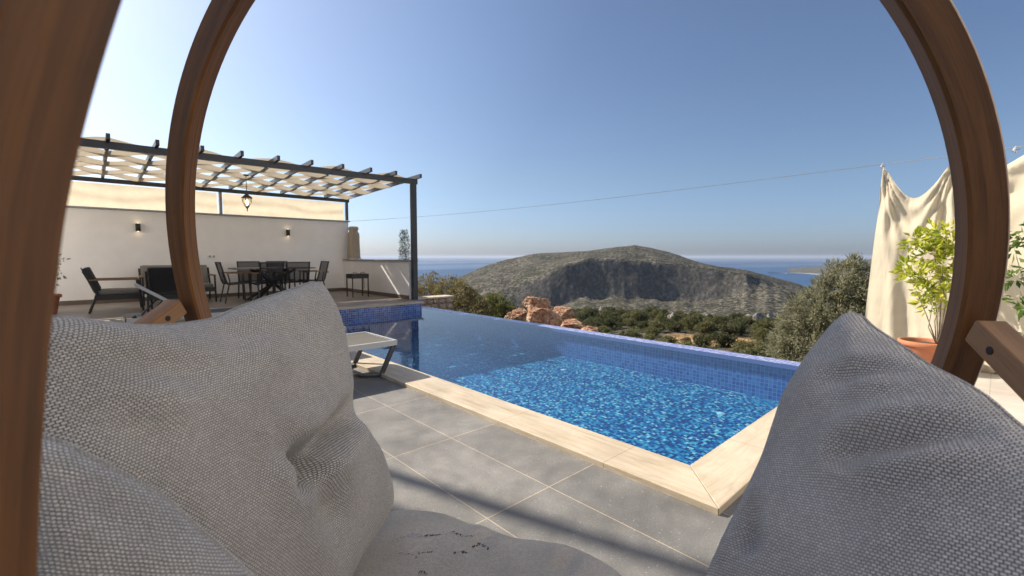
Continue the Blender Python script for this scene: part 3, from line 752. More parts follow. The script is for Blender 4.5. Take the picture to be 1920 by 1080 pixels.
R1 = cushion('cushion', 'dark slate grey woven cushion on the right with a pointed corner',
    [(1602, 590), (1580, 603), (1556, 626), (1530, 660), (1504, 697), (1476, 742), (1456, 800), (1437, 858), (1416, 905), (1394, 953), (1370, 1002), (1350, 1044), (1330, 1100), (1330, 1200), (1430, 1330), (1640, 1420), (1900, 1420), (2080, 1300), (2110, 1080), (2050, 930), (1960, 840), (1905, 795), (1850, 747), (1800, 716), (1740, 685), (1690, 650), (1640, 617), (1618, 597)],
    plane_from_inv(1.18, 1600, 590, .00128, .00100), (1690, 950), .07, .10, 'fabric_slate',
    [((1640, 890), (1900, 835), .022, .02, .016), ((1600, 745), (1760, 715), .012, .016, .008), ((1440, 1000), (1450, 1080), .03, .022, .008), ((1560, 640), (1640, 800), .006, .02, .004)], .010, 21, 2.6, -.35)
S1 = cushion('cushion', 'flat tan grey seat cushion at the bottom centre with dark moth holes',
    [(600, 1060), (660, 1030), (700, 992), (728, 964), (768, 960), (830, 967), (880, 986), (905, 990), (960, 1012), (1010, 1019), (1062, 1027), (1110, 1046), (1152, 1072), (1185, 1110), (1230, 1250), (1150, 1420), (850, 1450), (600, 1400), (520, 1250), (540, 1120)],
    (np.array([.9, .6, .47]), np.array([0, 0, 1.])), (850, 1190), .045, .10, 'fabric_seat', [((930, 1000), (880, 1090), .006, .02, .003), ((1080, 1055), (1050, 1110), .010, .018, .006)], .006, 5, 3.0, .7)
so, sv, sf = S1
bvh = BVHTree.FromPolygons([Vector(p) for p in sv], sf)
def tear(pts, w0):
    vs = []; fs = []; org = np.array(so.location); n_ = len(pts) * (3 if w0 < .0055 else 4)
    for i in range(n_):
        q = i / (n_ - 1) * (len(pts) - 1) + random.uniform(-.15, .15)
        x = np.interp(q, range(len(pts)), [p[0] for p in pts]); y = np.interp(q, range(len(pts)), [p[1] for p in pts]) + random.uniform(-1.6, 1.6)
        d = ray(x, y); hit = bvh.ray_cast(Vector(EYE), Vector(d).normalized())
        if hit[0] is None: continue
        nn = np.array(hit[1]); nn = nn if nn @ d < 0 else -nn
        p = np.array(hit[0]) + nn * .0012 - org; t1 = cr - cr @ nn * nn; t1 /= np.linalg.norm(t1); t2 = np.cross(nn, t1)
        a_ = random.choice((.3, .5, 1.2, 1.5)) + random.uniform(-.3, .3); u_ = t1 * math.cos(a_) + t2 * math.sin(a_); v_ = np.cross(nn, u_)
        L_ = w0 * random.uniform(.5, 1.5); W_ = w0 * random.uniform(.12, .34); k = len(vs)
        vs += [p - u_ * L_, p - u_ * L_ * .2 + v_ * W_, p + u_ * L_, p + u_ * L_ * .1 - v_ * W_]; fs.append((k, k + 1, k + 2, k + 3))
    return vs, fs
for pts, w0, mt in (([(735, 1016), (752, 1010), (768, 1005)], .003, 'hole_dark'), ([(764, 1003), (780, 1001), (792, 1005)], .003, 'hole_dark'), ([(766, 1006), (780, 1004), (790, 1008)], .006, 'batting'), ([(798, 1005), (812, 1003), (823, 1004)], .005, 'hole_dark'), ([(849, 997), (858, 1002), (867, 1006)], .005, 'hole_dark'), ([(873, 1005), (888, 1007)], .004, 'hole_dark'), ([(886, 1025), (900, 1020), (915, 1029)], .006, 'hole_dark'), ([(750, 1039), (768, 1040), (782, 1046)], .004, 'hole_dark'), ([(785, 1038), (800, 1036), (810, 1037)], .004, 'hole_dark'), ([(852, 1038), (866, 1035), (874, 1037)], .005, 'hole_dark'), ([(787, 1072), (800, 1075)], .005, 'hole_dark')):
    v_, f_ = tear(pts, w0)
    if f_: mesh_obj('tear', v_, f_, M[mt], so, False, True)

# ------------------------------------------------------------------ curtains, cable, pots on the right
CABLE = [at_x(1655, 308, 7.5), at_x(1778, 293, 7.2), at_x(1905, 276, 6.9)]
a_, b_ = np.array([5.52, 12.95, 2.21]), CABLE[0]; far_ = CABLE[2] + (CABLE[2] - CABLE[0]) * 1.6
pts = [a_ + (b_ - a_) * t - np.array([0, 0, .10 * math.sin(PI * t)]) for t in np.linspace(0, 1, 24)] + [CABLE[1], CABLE[2], far_]
tag(MB().tube(pts, .0032, 5).build('steel_cable', M['rope']), 'thin cable strung from pergola corner to the curtains on the right', 'cable')
CSL = (CABLE[0][0] - CABLE[2][0]) / (CABLE[0][1] - CABLE[2][1])
def curtain(name, label, ya, yb, tops, zb, x0, seed, flare=0):
    vs = []; fs = []; uv = []; nu, nv = 120, 60
    ui, vi = np.meshgrid(np.arange(nu + 1) / nu, np.arange(nv + 1) / nv, indexing='ij')
    WR = .018 * fbm(ui * 5 + seed, vi * 4 - ui * 3, 4, int(seed * 10)) + .007 * fbm(ui * 14, vi * 9 + ui * 5, 3, 3 + int(seed * 10))
    ty = [t[0] for t in tops]; tz = [t[1] for t in tops]
    for i in range(nu + 1):
        u = i / nu; y = ya + (yb - ya) * u
        z1 = float(np.interp(u, ty, tz))
        for k in range(nv + 1):
            v = k / nv; z = zb + (z1 - zb) * v
            low = 1 - v
            fold = .034 * math.sin(u * 13 + seed + 2.6 * v) * (.3 + low) + .02 * math.sin(u * 27 + 2.2 * math.sin(2.5 * v) + seed) * low + WR[i, k]
            q0 = math.atan2((1 - v) * 1.7, u + 1e-3); q1 = math.atan2((1 - v) * 1.7, 1 - u + 1e-3); d0 = math.hypot(u, 1.7 * (1 - v)); d1 = math.hypot(1 - u, 1.7 * (1 - v))
            fold += .030 * math.sin(17 * q0 + seed) * math.exp(-d0 / .75) * min(1, d0 * 6) + .034 * math.sin(15 * q1 + 1.1 + seed) * math.exp(-d1 / .8) * min(1, d1 * 6)
            yq = 2.2 * abs(u - .45) ; drape = .035 * math.sin(14 * (1 - v) - 9 * yq * yq) * math.exp(-((v - .86) / .13) ** 2)
            yy = y + flare * low * (1 - 2 * u) * .5 + .015 * math.sin(u * 20 + 4 * v) * low
            vs.append((x0 + (y - CABLE[1][1]) * CSL + fold + drape - .05 * low, yy, z)); uv.append((y, z))
    for i in range(nu):
        for k in range(nv): a = i * (nv + 1) + k; fs.append((a, a + nv + 1, a + nv + 2, a + 1))
    o = mesh_obj(name, vs, fs, M['curtain_linen'], None, True, uvs=uv); tag(o, label, 'curtain', 'cream curtains pegged to the cable'); return o
yA, zA = CABLE[0][1], CABLE[0][2] - .03; yB, zB = CABLE[1][1], CABLE[1][2] - .04
us = np.linspace(0, 1, 25); lowz = at_x(1718, 369, 7.5)[2]
sag = [(float(u), float(zA + (zB - zA) * u - (max(zA, zB) - lowz + .0) * (math.sin(PI * u) ** 1.25))) for u in us]
c1 = curtain('linen_curtain', 'cream curtain with sagging top edge, left of the wooden hoop', yA, yB - .06, sag, .06, 7.2, .4, .22)
yC = CABLE[2][1]
sag2 = [(float(u), float(zB + (CABLE[2][2] + .25 - zB) * u - .22 * math.sin(PI * min(1, u * 2.2)))) for u in us]
c2 = curtain('linen_curtain', 'cream curtain at the right picture edge, beyond the wooden hoop', yB - .16, yC - .75, [(0, zB - .05), (.15, zB - .25), (.42, CABLE[2][2] - .06), (.6, CABLE[2][2] - .02), (1, CABLE[2][2])], .06, 7.12, 2.1, .1)
for k, (p, lab) in enumerate(((CABLE[0], 'white curtain clip at the curtain corner against the sky'), (CABLE[2], 'white curtain clip at the far right edge'))):
    t = thing('curtain_clip', lab, 'clip', tuple(p), 'clips holding the curtains on the cable')
    MB().tube([p + (0, 0, .012), p + (0, .012, -.02), p + (0, -.005, -.055)], [.004, .011, .008], 8).build('jaw', M['clip_white'], t, True)
    MB().tube([p + (-.0, .03, -.035), p + (0, .0, -.03), p + (0, -.03, -.02)], .005, 6).build('ring', M['rope'], t, True)

def pot(name, label, c, r, h):
    t = thing(name, label, 'plant pot', c, 'terracotta pots by the curtains')
    MB().lathe(c, [(.001, 0), (r * .68, 0), (r * .72, .02), (r * .93, h * .80), (r * .95, h * .82), (r * 1.05, h * .83), (r * 1.08, h * .86), (r * 1.08, h * .97), (r * 1.04, h), (r * .97, h), (r * .93, h * .95), (r * .90, h * .85)], 40).build('pot', M['terracotta'], t, True)
    MB().lathe((c[0], c[1], c[2] + h * .87), [(.001, .01), (r * .5, .012), (r * .92, 0)], 24).build('soil', M['soil'], t, True)
    return t
def leaves_at(centers, n_per, spread, size, ratio, seed, up=.2, droop=0, out_from=None):
    """diamond leaves, bent along the midrib, scattered round centers"""
    rg = np.random.default_rng(seed); C_ = np.repeat(np.asarray(centers, float), n_per, 0); n = len(C_)
    off = rg.normal(size=(n, 3)); off /= np.linalg.norm(off, axis=1)[:, None]; rad = rg.random(n) ** .5
    P = C_ + off * (rad * spread)[:, None]
    d = off * .9 + rg.normal(size=(n, 3)) * .45 + np.array([0, 0, up])
    if out_from is not None: d += (P - out_from) / (np.linalg.norm(P - out_from, axis=1)[:, None] + 1e-6) * .7
    d /= np.linalg.norm(d, axis=1)[:, None]
    a = np.cross(d, rg.normal(size=(n, 3))); a /= np.linalg.norm(a, axis=1)[:, None]
    nrm = np.cross(a, d); L = size * rg.uniform(.6, 1.25, n)[:, None]; W = L * ratio
    v0 = P; v1 = P + d * L * .45 + a * W / 2 + nrm * L * .05; v2 = P + d * L - nrm * L * .12; v3 = P + d * L * .45 - a * W / 2 + nrm * L * .05
    V = np.stack([v0, v1, v2, v3], 1).reshape(-1, 3)
    Fc = np.arange(4 * n).reshape(n, 4)
    return V, Fc
def shrub_in_pot(label, base, tips, mat, seed, size=.085, spread=.10, n=26, group=None):
    t = thing('potted_shrub', label, 'shrub', base)
    base = np.array(base); b = MB(); rg = np.random.default_rng(seed)
    for tp in tips[::2]:
        tp = np.array(tp); m1 = base + (tp - base) * .4 + rg.normal(size=3) * .03; b.tube([base + rg.normal(size=3) * (.01, .01, 0), m1, base + (tp - base) * .75 + rg.normal(size=3) * .02, tp], [.006, .005, .0035, .002], 6)
    b.build('stem', M['bark_pale'], t, True)
    V, Fc = leaves_at(tips, n, spread, size, .42, seed, .1)
    mesh_obj('foliage', V, Fc, M[mat], t); return t
p1c = at_x(1742, 700, 6.5); p1c[2] = .002; p1c[1] = .50
pot('plant_pot', 'terracotta pot left of the wooden hoop, in front of the curtain', (6.5, .50, .004), .21, .30)
tips = [at_x(x, y, 6.5 + dx) for x, y, dx in [(1750, 440, 0), (1722, 455, .05), (1775, 440, -.05), (1735, 475, .1), (1700, 505, .0), (1725, 515, -.1), (1750, 520, .1), (1770, 490, 0), (1738, 550, 0), (1745, 570, .08), (1770, 545, -.08), (1785, 470, .1), (1790, 520, 0), (1810, 470, 0), (1830, 520, .05), (1760, 465, .12)]]
shrub_in_pot('yellow green variegated shrub in the pot left of the hoop', (6.5, .40, .27), tips, 'leaf_variegated', 3, .09, .12, 60)
pot('plant_pot', 'terracotta pot at the right picture edge, below the wooden rail', (5.86, -.36, .004), .20, .28)
tips = [at_x(x, y, 5.9) for x, y in [(1908, 435), (1918, 450), (1900, 520), (1915, 525), (1910, 560), (1925, 580), (1915, 640), (1935, 500), (1950, 430), (1960, 540), (1900, 460), (1945, 610)]]
shrub_in_pot('green leafy shrub in the pot at the right picture edge', (5.88, -.40, .26), tips, 'leaf_plain_green', 5, .09, .08, 16)
# cloth bag ends (tied curtain hems) on the pale floor
for k, (px, py, lab) in enumerate(((1862, 712, 'knotted curtain hem bundle on the pale floor, behind the hoop'), (1893, 716, 'knotted curtain hem bundle beside the right pot'))):
    c = at_z(px, py, .03); b = MB(); prof = [(.001, 0), (.085, 0), (.10, .03), (.085, .075), (.05, .11), (.04, .16), (.055, .22), (.02, .25)]
    n = 26; vs = []; fs = []
    for (r_, z_) in prof:
        for q in range(n):
            t = 2 * PI * q / n; rr = r_ * (1 + .13 * math.sin(6 * t + k + z_ * 9)); vs.append((c[0] + .55 + rr * math.cos(t), c[1] + .04 + rr * math.sin(t), .006 + z_))
    for i in range(len(prof) - 1):
        for q in range(n): fs.append((i * n + q, i * n + (q + 1) % n, (i + 1) * n + (q + 1) % n, (i + 1) * n + q))
    tag(mesh_obj('curtain_hem', vs, fs, M['curtain_linen'], None, True, uvs=[(p[1], p[2]) for p in vs]), lab, 'curtain hem')

# left terrace plant, mostly behind the near post
pot('terrace_pot', 'terracotta pot on the terrace at the far left', (-.58, 11.3, TZ), .20, .34).__setitem__('group', 'terrace pot')
tips = [(-.58 + x, 11.3 + y, TZ + z) for x, y, z in [(.0, 0, 1.0), (.12, .05, .85), (.22, 0, .95), (-.1, .1, .8), (.1, -.1, .6), (.2, .05, .7), (-.15, -.05, .95), (.16, 0, .5)]]
shrub_in_pot('thin reddish leaved plant in the far left terrace pot', (-.58, 11.3, TZ + .28), tips, 'leaf_bush', 8, .07, .09, 14)
# ------------------------------------------------------------------ stone wall, young conifer, boulders
sw_ = thing('stone_wall', 'low rubble stone wall beyond the far pool corner', 'wall', (6.6, 10.2, -1))
MB().box(5.95, 7.26, 10.2, 10.55, -1.6, .08).build('core', M['wall_mortar'], sw_)
MB().box(5.93, 7.29, 10.13, 10.57, .082, .13).build('wall_cap', M['wall_cap'], sw_, bevel=.012)
b = MB(); rg = np.random.default_rng(4)
z = -.75; row = 0
while z < .06:
    hgt = rg.uniform(.13, .19); hgt = min(hgt, .078 - z) if .078 - z < .25 else hgt; x = 5.95 + rg.uniform(-.05, .05)
    while x < 7.22:
        wd = rg.uniform(.14, .27); x1 = min(x + wd, 7.27); n = 9; cx, cz = (x + x1) / 2, z + hgt / 2; vs = []
        for lay, (yy, sc) in enumerate(((10.20, 1.0), (10.155, .95), (10.14, .6))):
            for k in range(n):
                t = 2 * PI * k / n; c, s = math.cos(t), math.sin(t); e = max(abs(c), abs(s)) ** .75
                j = 1 + .10 * math.sin(k * 2.7 + x * 31 + z * 17)
                vs.append((cx + c / e * (x1 - x - .012) / 2 * sc * j, yy, cz + s / e * (hgt - .012) / 2 * sc * j))
        fs = [(l * n + k, l * n + (k + 1) % n, (l + 1) * n + (k + 1) % n, (l + 1) * n + k) for l in range(2) for k in range(n)] + [tuple(2 * n + k for k in range(n))]
        b.add(vs, fs); x = x1
    z += hgt; row += 1
b.build('stones', M['wall_stone'], sw_, True)

def conifer(loc, H, label):
    t = thing('young_conifer', label, 'tree', loc); loc = np.array(loc)
    MB().tube([loc, loc + (.01, 0, H * .5), loc + (0, .01, H)], [.014, .010, .003], 6).build('trunk', M['bark'], t, True)
    cs = []
    for z in np.linspace(.18, .98, 26):
        rr = .11 * (1 - abs(z - .45) * 1.1) + .02
        for k in range(5):
            a = k * 2.4 + z * 40; cs.append(loc + (rr * math.cos(a), rr * math.sin(a), z * H))
    V, Fc = leaves_at(cs, 14, .055, .075, .16, 12, 1.0); mesh_obj('foliage', V, Fc, M['leaf_conifer'], t)
q = at_x(759, 487, 6.05); conifer((6.05, q[1], .1), at_x(759, 434, 6.05)[2] - .1, 'slim young conifer standing behind the parapet, beside the post')
q = at_x(669, 486, 6.3); t = thing('parapet_plant', 'small dark plant peeping over the parapet by the gathered curtain', 'plant', (6.3, q[1], .4))
MB().tube([(6.3, q[1], .4), (6.3, q[1], 1.2)], .012, 6).build('stem', M['bark'], t)
V, Fc = leaves_at([(6.3, q[1], 1.12), (6.34, q[1] - .06, 1.08), (6.27, q[1] + .05, 1.06)], 26, .08, .07, .35, 3); mesh_obj('foliage', V, Fc, M['leaf_dark'], t)

def boulder(px, py, X, w, h, seed, label, squash=.8):
    c = at_x(px, py, X); bm = bmesh.new(); bmesh.ops.create_icosphere(bm, subdivisions=5, radius=1); rg = np.random.default_rng(seed)
    v = np.array([q.co[:] for q in bm.verts]); f = [[q.index for q in p.verts] for p in bm.faces]; bm.free()
    for k in range(16):                                             # chop flat facets
        n = rg.normal(size=3); n /= np.linalg.norm(n); d = rg.uniform(.55, .86); s = v @ n; m = s > d; v[m] -= np.outer((s[m] - d) * .94, n)
    s = 1 + .16 * fbm(v[:, 0] * 1.9 + seed, v[:, 1] * 1.9 + v[:, 2] * 1.7, 4, seed) - .06 * (1 - np.abs(fbm(v[:, 0] * 3.1 + v[:, 1] * 2, v[:, 2] * 3.4 - v[:, 0], 4, seed + 8)) * 2.2).clip(0, 1) ** 2 + .05 * fbm(v[:, 0] * 9, v[:, 2] * 9 + v[:, 1] * 6, 3, seed + 3)
    v = v * s[:, None]
    e = cr * w + 0; R3 = np.stack([cr * w, np.array(fh) * (w * squash), zup * h], 0)
    an = rg.uniform(-.35, .35); ca, sa = math.cos(an), math.sin(an); v = np.stack([v[:, 0] * ca - v[:, 2] * sa, v[:, 1], v[:, 0] * sa + v[:, 2] * ca], 1)
    o = mesh_obj('boulder', v @ R3, f, M['boulder_rock'], None, False); o.location = c
    tag(o, label, 'boulder', 'orange boulders beyond the pool edge')
for a in ((1004, 572, 8.3, .42, .27, 1, 'topmost reddish boulder of the pile beyond the pool', .8),
          (972, 597, 8.2, .42, .30, 2, 'leftmost boulder of the pile, sloping down to the pool edge', .8),
          (1022, 602, 7.6, .48, .36, 3, 'pale orange boulder in the middle front of the pile', .8),
          (1055, 588, 8.1, .34, .26, 4, 'rust coloured boulder at the right shoulder of the pile', .8),
          (1072, 616, 7.5, .40, .22, 5, 'low knobbly boulder at the right front of the pile', .8),
          (1105, 622, 7.2, .24, .15, 6, 'smallest boulder at the right end of the pile', .8)):
    boulder(*a)

# ------------------------------------------------------------------ trees near by
def crown_mesh(blobs, n_leaf, size, ratio, seed, clump=40):
    rg = np.random.default_rng(seed); B = np.array([x[:3] for x in blobs]); Rr = np.array([x[3:6] for x in blobs]); vol = Rr.prod(1) ** .7; vol /= vol.sum()
    nc = n_leaf // clump; which = rg.choice(len(blobs), nc, p=vol)
    d = rg.normal(size=(nc, 3)); d /= np.linalg.norm(d, axis=1)[:, None]; rad = .45 + .62 * rg.random(nc) ** .55
    cs = B[which] + d * Rr[which] * rad[:, None]
    sp = float(np.mean(Rr)) * .26
    return leaves_at(cs, clump, sp, size, ratio, seed + 1, .25, out_from=B.mean(0))
def big_tree(name, label, cat, loc, trunk_pts, branches, blobs, n_leaf, size, ratio, mat, seed, bark='bark', clump=40, group=None):
    t = thing(name, label, cat, loc, group); L = np.array(loc)
    b = MB().tube([L + p for p in trunk_pts[0]], trunk_pts[1], 9)
    b.build('trunk', M[bark], t, True)
    bb = MB()
    for p, q, r in branches:
        p = np.array(p, float); q = np.array(q, float); m = (p + q) / 2 + (.05, .03, .08)
        bb.tube([L + p, L + m, L + q], [r, r * .7, r * .3], 6)
    if branches: bb.build('limbs', M[bark], t, True)
    V, Fc = crown_mesh([(b_[0] + L[0], b_[1] + L[1], b_[2] + L[2], *b_[3:]) for b_ in blobs], n_leaf, size, ratio, seed, clump)
    mesh_obj('crown', V, Fc, M[mat], t); return t
# olive tree on the right (picture x 1455..1640)
def px_blobs(lst, X, loc):
    out = []
    for (px, py, rpx) in lst:
        p = at_x(px, py, X); dep = np.dot(p - EYE, cf); r = rpx * dep / F; out.append((*(p - np.array(loc)), r, r, r * .95))
    return out
OX = 12.0; o0 = at_x(1545, 640, OX); oloc = (float(o0[0]), float(o0[1]), -3.2)
obl = px_blobs([(1590, 520, 32), (1575, 545, 38), (1610, 550, 36), (1540, 580, 42), (1505, 605, 36), (1585, 600, 50), (1525, 640, 48), (1480, 655, 34), (1570, 660, 55), (1620, 620, 50), (1500, 690, 48), (1545, 710, 55), (1610, 700, 55), (1475, 700, 30), (1640, 560, 34), (1555, 506, 13), (1622, 508, 16), (1492, 572, 15), (1462, 634, 16), (1522, 556, 15), (1600, 494, 12), (1475, 600, 14), (1548, 530, 14)], OX, oloc)
big_tree('olive_tree', 'silvery olive tree right of the pool, beside the cream curtain', 'tree', oloc, ([(0, 0, 0), (.05, .1, 1.2), (-.05, .0, 2.2), (.1, -.1, 3.0)], [.14, .11, .08, .04]),
         [((0, .05, 1.3), (-.2, .5, 2.9), .045), ((0, 0, 1.8), (.3, -.4, 3.3), .045), ((0, .05, 1.5), (.1, .9, 2.4), .04), ((0, 0, 2.2), (.1, -.3, 3.7), .035), ((0, 0, 1.6), (0, -.9, 2.8), .04)], obl, 42000, .10, .24, 'leaf_olive', 31, 'bark_pale', 26)
# bushes beyond the far corner
def bush(label, lst, X, base_px, n, size, mat, seed):
    b0 = at_x(*base_px, X); loc = (float(b0[0]), float(b0[1]), float(b0[2]) - .8)
    bl = px_blobs(lst, X, loc)
    br = [((0, 0, .2), tuple(np.array(q[:3]) * .9), .03) for q in bl[:5]]
    big_tree('wild_bush', label, 'bush', loc, ([(0, 0, 0), (0, .05, .5), (.05, 0, .9)], [.08, .06, .03]), br, bl, n, size, .3, mat, seed, 'bark', 24)
bush('broad olive brown bush behind the stone wall', [(795, 540, 22), (815, 535, 20), (840, 538, 20), (860, 545, 20), (800, 560, 28), (835, 562, 28), (870, 562, 26), (775, 545, 20), (890, 578, 22), (860, 585, 28), (905, 590, 16)], 9.6, (835, 590), 15000, .10, 'leaf_bush', 41)
bush('rounded greener bush between the stone wall and boulders', [(925, 572, 22), (945, 580, 20), (915, 590, 22), (940, 602, 26), (900, 600, 18), (965, 600, 16), (960, 615, 24), (920, 612, 26)], 11.5, (930, 615), 12000, .11, 'leaf_green', 43)
# ------------------------------------------------------------------ terrain
PX = np.array([-400, 560, 780, 800, 850, 900, 950, 1000, 1060, 1100, 1150, 1190, 1250, 1300, 1340, 1400, 1450, 1500, 1530, 1580, 1640, 1750, 1900, 2600], float)
def elev(px, y):
    d = np.array([ray(a, b) for a, b in zip(np.atleast_1d(px), np.atleast_1d(y))]); return d[:, 2] / np.hypot(d[:, 0], d[:, 1])
yRidge = np.interp(PX, [560, 780, 950, 1050, 1150, 1250, 1350, 1450, 1550, 1700, 2600], [650, 640, 606, 592, 587, 592, 601, 608, 615, 620, 640])
NOHILL = 640.0
yb = np.interp(PX, [840, 850, 900, 950, 1000, 1060, 1100, 1150, 1190, 1250, 1300, 1340, 1400, 1450, 1500, 1530, 1580], [600, 575, 574, 574, 574, 570, 560, 556, 558, 564, 567, 560, 549, 552, 562, 568, 600])
yt = np.interp(PX, [840, 850, 900, 950, 1000, 1060, 1100, 1150, 1190, 1250, 1300, 1340, 1400, 1450, 1500, 1530, 1580], [600, 555, 552, 544, 526, 497, 484, 486, 490, 494, 498, 503, 514, 532, 546, 557, 598])
yp = np.interp(PX, [840, 850, 870, 900, 940, 1000, 1060, 1100, 1130, 1160, 1190, 1220, 1260, 1300, 1340, 1380, 1420, 1450, 1500, 1530, 1580], [600, 524, 513, 503, 489, 477, 473, 470, 466, 462, 460, 464, 475, 489, 498, 503, 509, 518, 533, 548, 597])
rt = np.interp(PX, [900, 960, 1060, 1400, 1440, 1480, 1530], [1330, 1310, 1292, 1292, 1380, 1300, 1320])
ths = np.radians(np.concatenate([np.arange(-78, -14, .8), np.arange(-14, 38, .13), np.arange(38, 78, .8)]))
rs = np.concatenate([np.array([2, 5, 8, 10, 13, 17, 22, 30, 40, 52, 65, 80, 95]), np.arange(105, 330, 9), np.arange(340, 900, 28), np.arange(900, 1240, 17), np.arange(1240, 1330, 4), np.arange(1330, 1600, 9), np.arange(1600, 2000, 20), np.arange(2000, 2700, 50)]).astype(float)
SEA = -160.0
def profile(px):
    """z at control distances for one column"""
    I = lambda arr: float(np.interp(px, PX, arr))
    pc = min(max(px, 300), 2000)
    e = lambda y: float(elev([pc], [y])[0])
    ctr = [(2, -3), (6, -3), (10, -2.2), (14, -3.0), (25, -5.6), (60, -12.5), (118, 1.2 + 118 * e(641)), (170, 1.2 + 170 * e(I(yRidge) + 17)), (255, 1.2 + 255 * e(I(yRidge)))]
    zr = ctr[-1][1]; hillness = float(np.interp(px, [790, 860, 1540, 1600], [0, 1, 1, .35]))
    ctr += [(320, zr - 16), (700, -112), (930, 1.2 + 930 * e(603))]
    b_, t_, p_ = 1.2 + 1250 * e(I(yb)), 1.2 + I(rt) * e(I(yt)), 1.2 + 1760 * e(I(yp))
    jr = 16 * float(fbm(np.array([px / 75.]), np.array([3.3]), 2, 77)[0])
    t_ += 4 * float(fbm(np.array([px / 22.]), np.array([7.7]), 4, 79)[0]); b_ += 9 * float(fbm(np.array([px / 18.]), np.array([5.7]), 3, 80)[0])
    far = [(1250 + jr, b_), (I(rt) + jr * 1.4, t_), (1760, p_), (2050, p_ - 25), (2700, -230)]
    flat = [(1250, -190), (I(rt), -230), (1760, -240), (2050, -240), (2700, -260)]
    ctr += [(a, z1 * hillness + z0 * (1 - hillness)) for (a, z1), (_, z0) in zip(far, flat)]
    if px < 860 or px > 1560:
        k = float(np.interp(px, [780, 860], [1, 0])) if px < 1000 else float(np.interp(px, [1560, 1620], [0, .0]))
        ctr = [(a, z - k * min(max(0, (a - 150)) * .09, 70)) for a, z in ctr]
    return ctr
from_px = lambda th_: 960 + F * math.tan(max(min(th_, 1.2), -1.2))
Z = np.zeros((len(ths), len(rs))); PXc = np.array([from_px(a) for a in ths])
for i, px in enumerate(PXc):
    c = profile(px); Z[i] = np.interp(rs, [q[0] for q in c], [q[1] for q in c])
TH, RR = np.meshgrid(ths, rs, indexing='ij')
Xw = RR * (math.sin(YAW) * np.cos(TH) + math.cos(YAW) * np.sin(TH)); Yw = RR * (math.cos(YAW) * np.cos(TH) - math.sin(YAW) * np.sin(TH))
amp = np.interp(RR, [2, 20, 100, 300, 900, 1250, 1800, 2700], [.1, .3, 1.2, 3.0, 4, 11, 7, 5])
Z = Z + amp * (fbm(Xw / 130, Yw / 130, 5, 2) * .9)
PXG = np.repeat(PXc[:, None], len(rs), 1)
cliff = np.exp(-((RR - 1270) / 45) ** 2) * np.clip((PXG - 940) / 120, 0, 1) * np.clip((1480 - PXG) / 60, 0, 1)
along = TH * 1300
Z += cliff * (6 * fbm(along / 45, RR / 14, 4, 9) + 2 * (vnoise(along / 16, RR / 8, 5) - .5))
inside = (Xw < 8.8) & (Yw < 13.6)
Z = np.where(inside, np.minimum(Z, -3.0), Z)
near_ = (RR < 24) & ~inside
Z = np.where(near_, np.minimum(Z, -.9 - .16 * np.maximum(0, Xw - 6)), Z)
fld = np.exp(-((RR - 128) / 15) ** 2) * np.clip((PXG - 1240) / 40, 0, 1) * np.clip((1430 - PXG) / 40, 0, 1)
fld = np.clip(fld * 1.6 + .3 * fbm(Xw / 9, Yw / 9, 3, 4) * (fld > .05), 0, 1)
nT, nR = Z.shape; idxg = np.arange(nT * nR).reshape(nT, nR)
Fq = np.stack([idxg[:-1, :-1], idxg[1:, :-1], idxg[1:, 1:], idxg[:-1, 1:]], -1).reshape(-1, 4)[:, ::-1]
def terrain_mat():
    t = NT('hill_ground'); co = t.coord(); g = t.n('ShaderNodeNewGeometry'); nz = t.n('ShaderNodeSeparateXYZ'); t.l(g.outputs['Normal'], nz.inputs[0])
    steep = t.ramp(nz.outputs[2], [(.62, 1.), (.84, 0.)])
    at = t.n('ShaderNodeAttribute', attribute_name='field'); ca = t.n('ShaderNodeAttribute', attribute_name='cliff')
    n1 = t.noise(co, .012, 6, .6); n2 = t.noise(co, .09, 5, .65); n3 = t.noise(co, .5, 4, .6)
    soil = t.ramp(n2, [(.3, (.080, .073, .058)), (.5, (.125, .113, .09)), (.68, (.24, .218, .178))])
    rk = t.ramp(t.noise(t.map(co, (1, 1, .3)), .12, 6, .7), [(.3, (.07, .066, .062)), (.5, (.12, .112, .104)), (.7, (.22, .195, .17))])
    v1 = t.n('ShaderNodeTexVoronoi', Scale=.095, Randomness=1.0); t.l(co, v1.inputs['Vector'])
    v2 = t.n('ShaderNodeTexVoronoi', Scale=.2, Randomness=1.0); t.l(co, v2.inputs['Vector'])
    thr = t.math('ADD', t.math('MULTIPLY', n1, .9), .06)
    veg1 = t.math('LESS_THAN', v1.outputs['Distance'], thr); veg2 = t.math('LESS_THAN', v2.outputs['Distance'], t.math('MULTIPLY', thr, .75))
    veg = t.math('MAXIMUM', veg1, veg2)
    vc = t.ramp(t.noise(co, .2, 3), [(.3, (.022, .025, .017)), (.7, (.050, .050, .033))])
    c = t.mix(soil, rk, steep)
    c = t.mix(c, vc, t.math('MULTIPLY', veg, t.math('SUBTRACT', 1.0, t.math('MULTIPLY', steep, .55))))
    c = t.mix(c, t.ramp(n3, [(.3, (.36, .20, .09)), (.7, (.52, .33, .17))]), at.outputs['Fac'])
    t.base(c).rough(1.0).spec(.1)
    bsum = t.math('ADD', t.math('MULTIPLY', veg, .55), t.math('ADD', t.math('MULTIPLY', n2, 1.2), t.math('MULTIPLY', n3, .4)))
    t.bump(bsum, .9, 4.0); M['hill_ground'] = t.m
terrain_mat()
hl = mesh_obj('hillside_terrain', np.stack([Xw, Yw, Z], -1).reshape(-1, 3), Fq, M['hill_ground'], None, True, attrs={'field': fld.ravel(), 'cliff': cliff.ravel()}); tag(hl, kind='structure')
def zt(px, r):
    return float(np.interp(r, rs, Z[int(np.argmin(abs(PXc - px)))]))
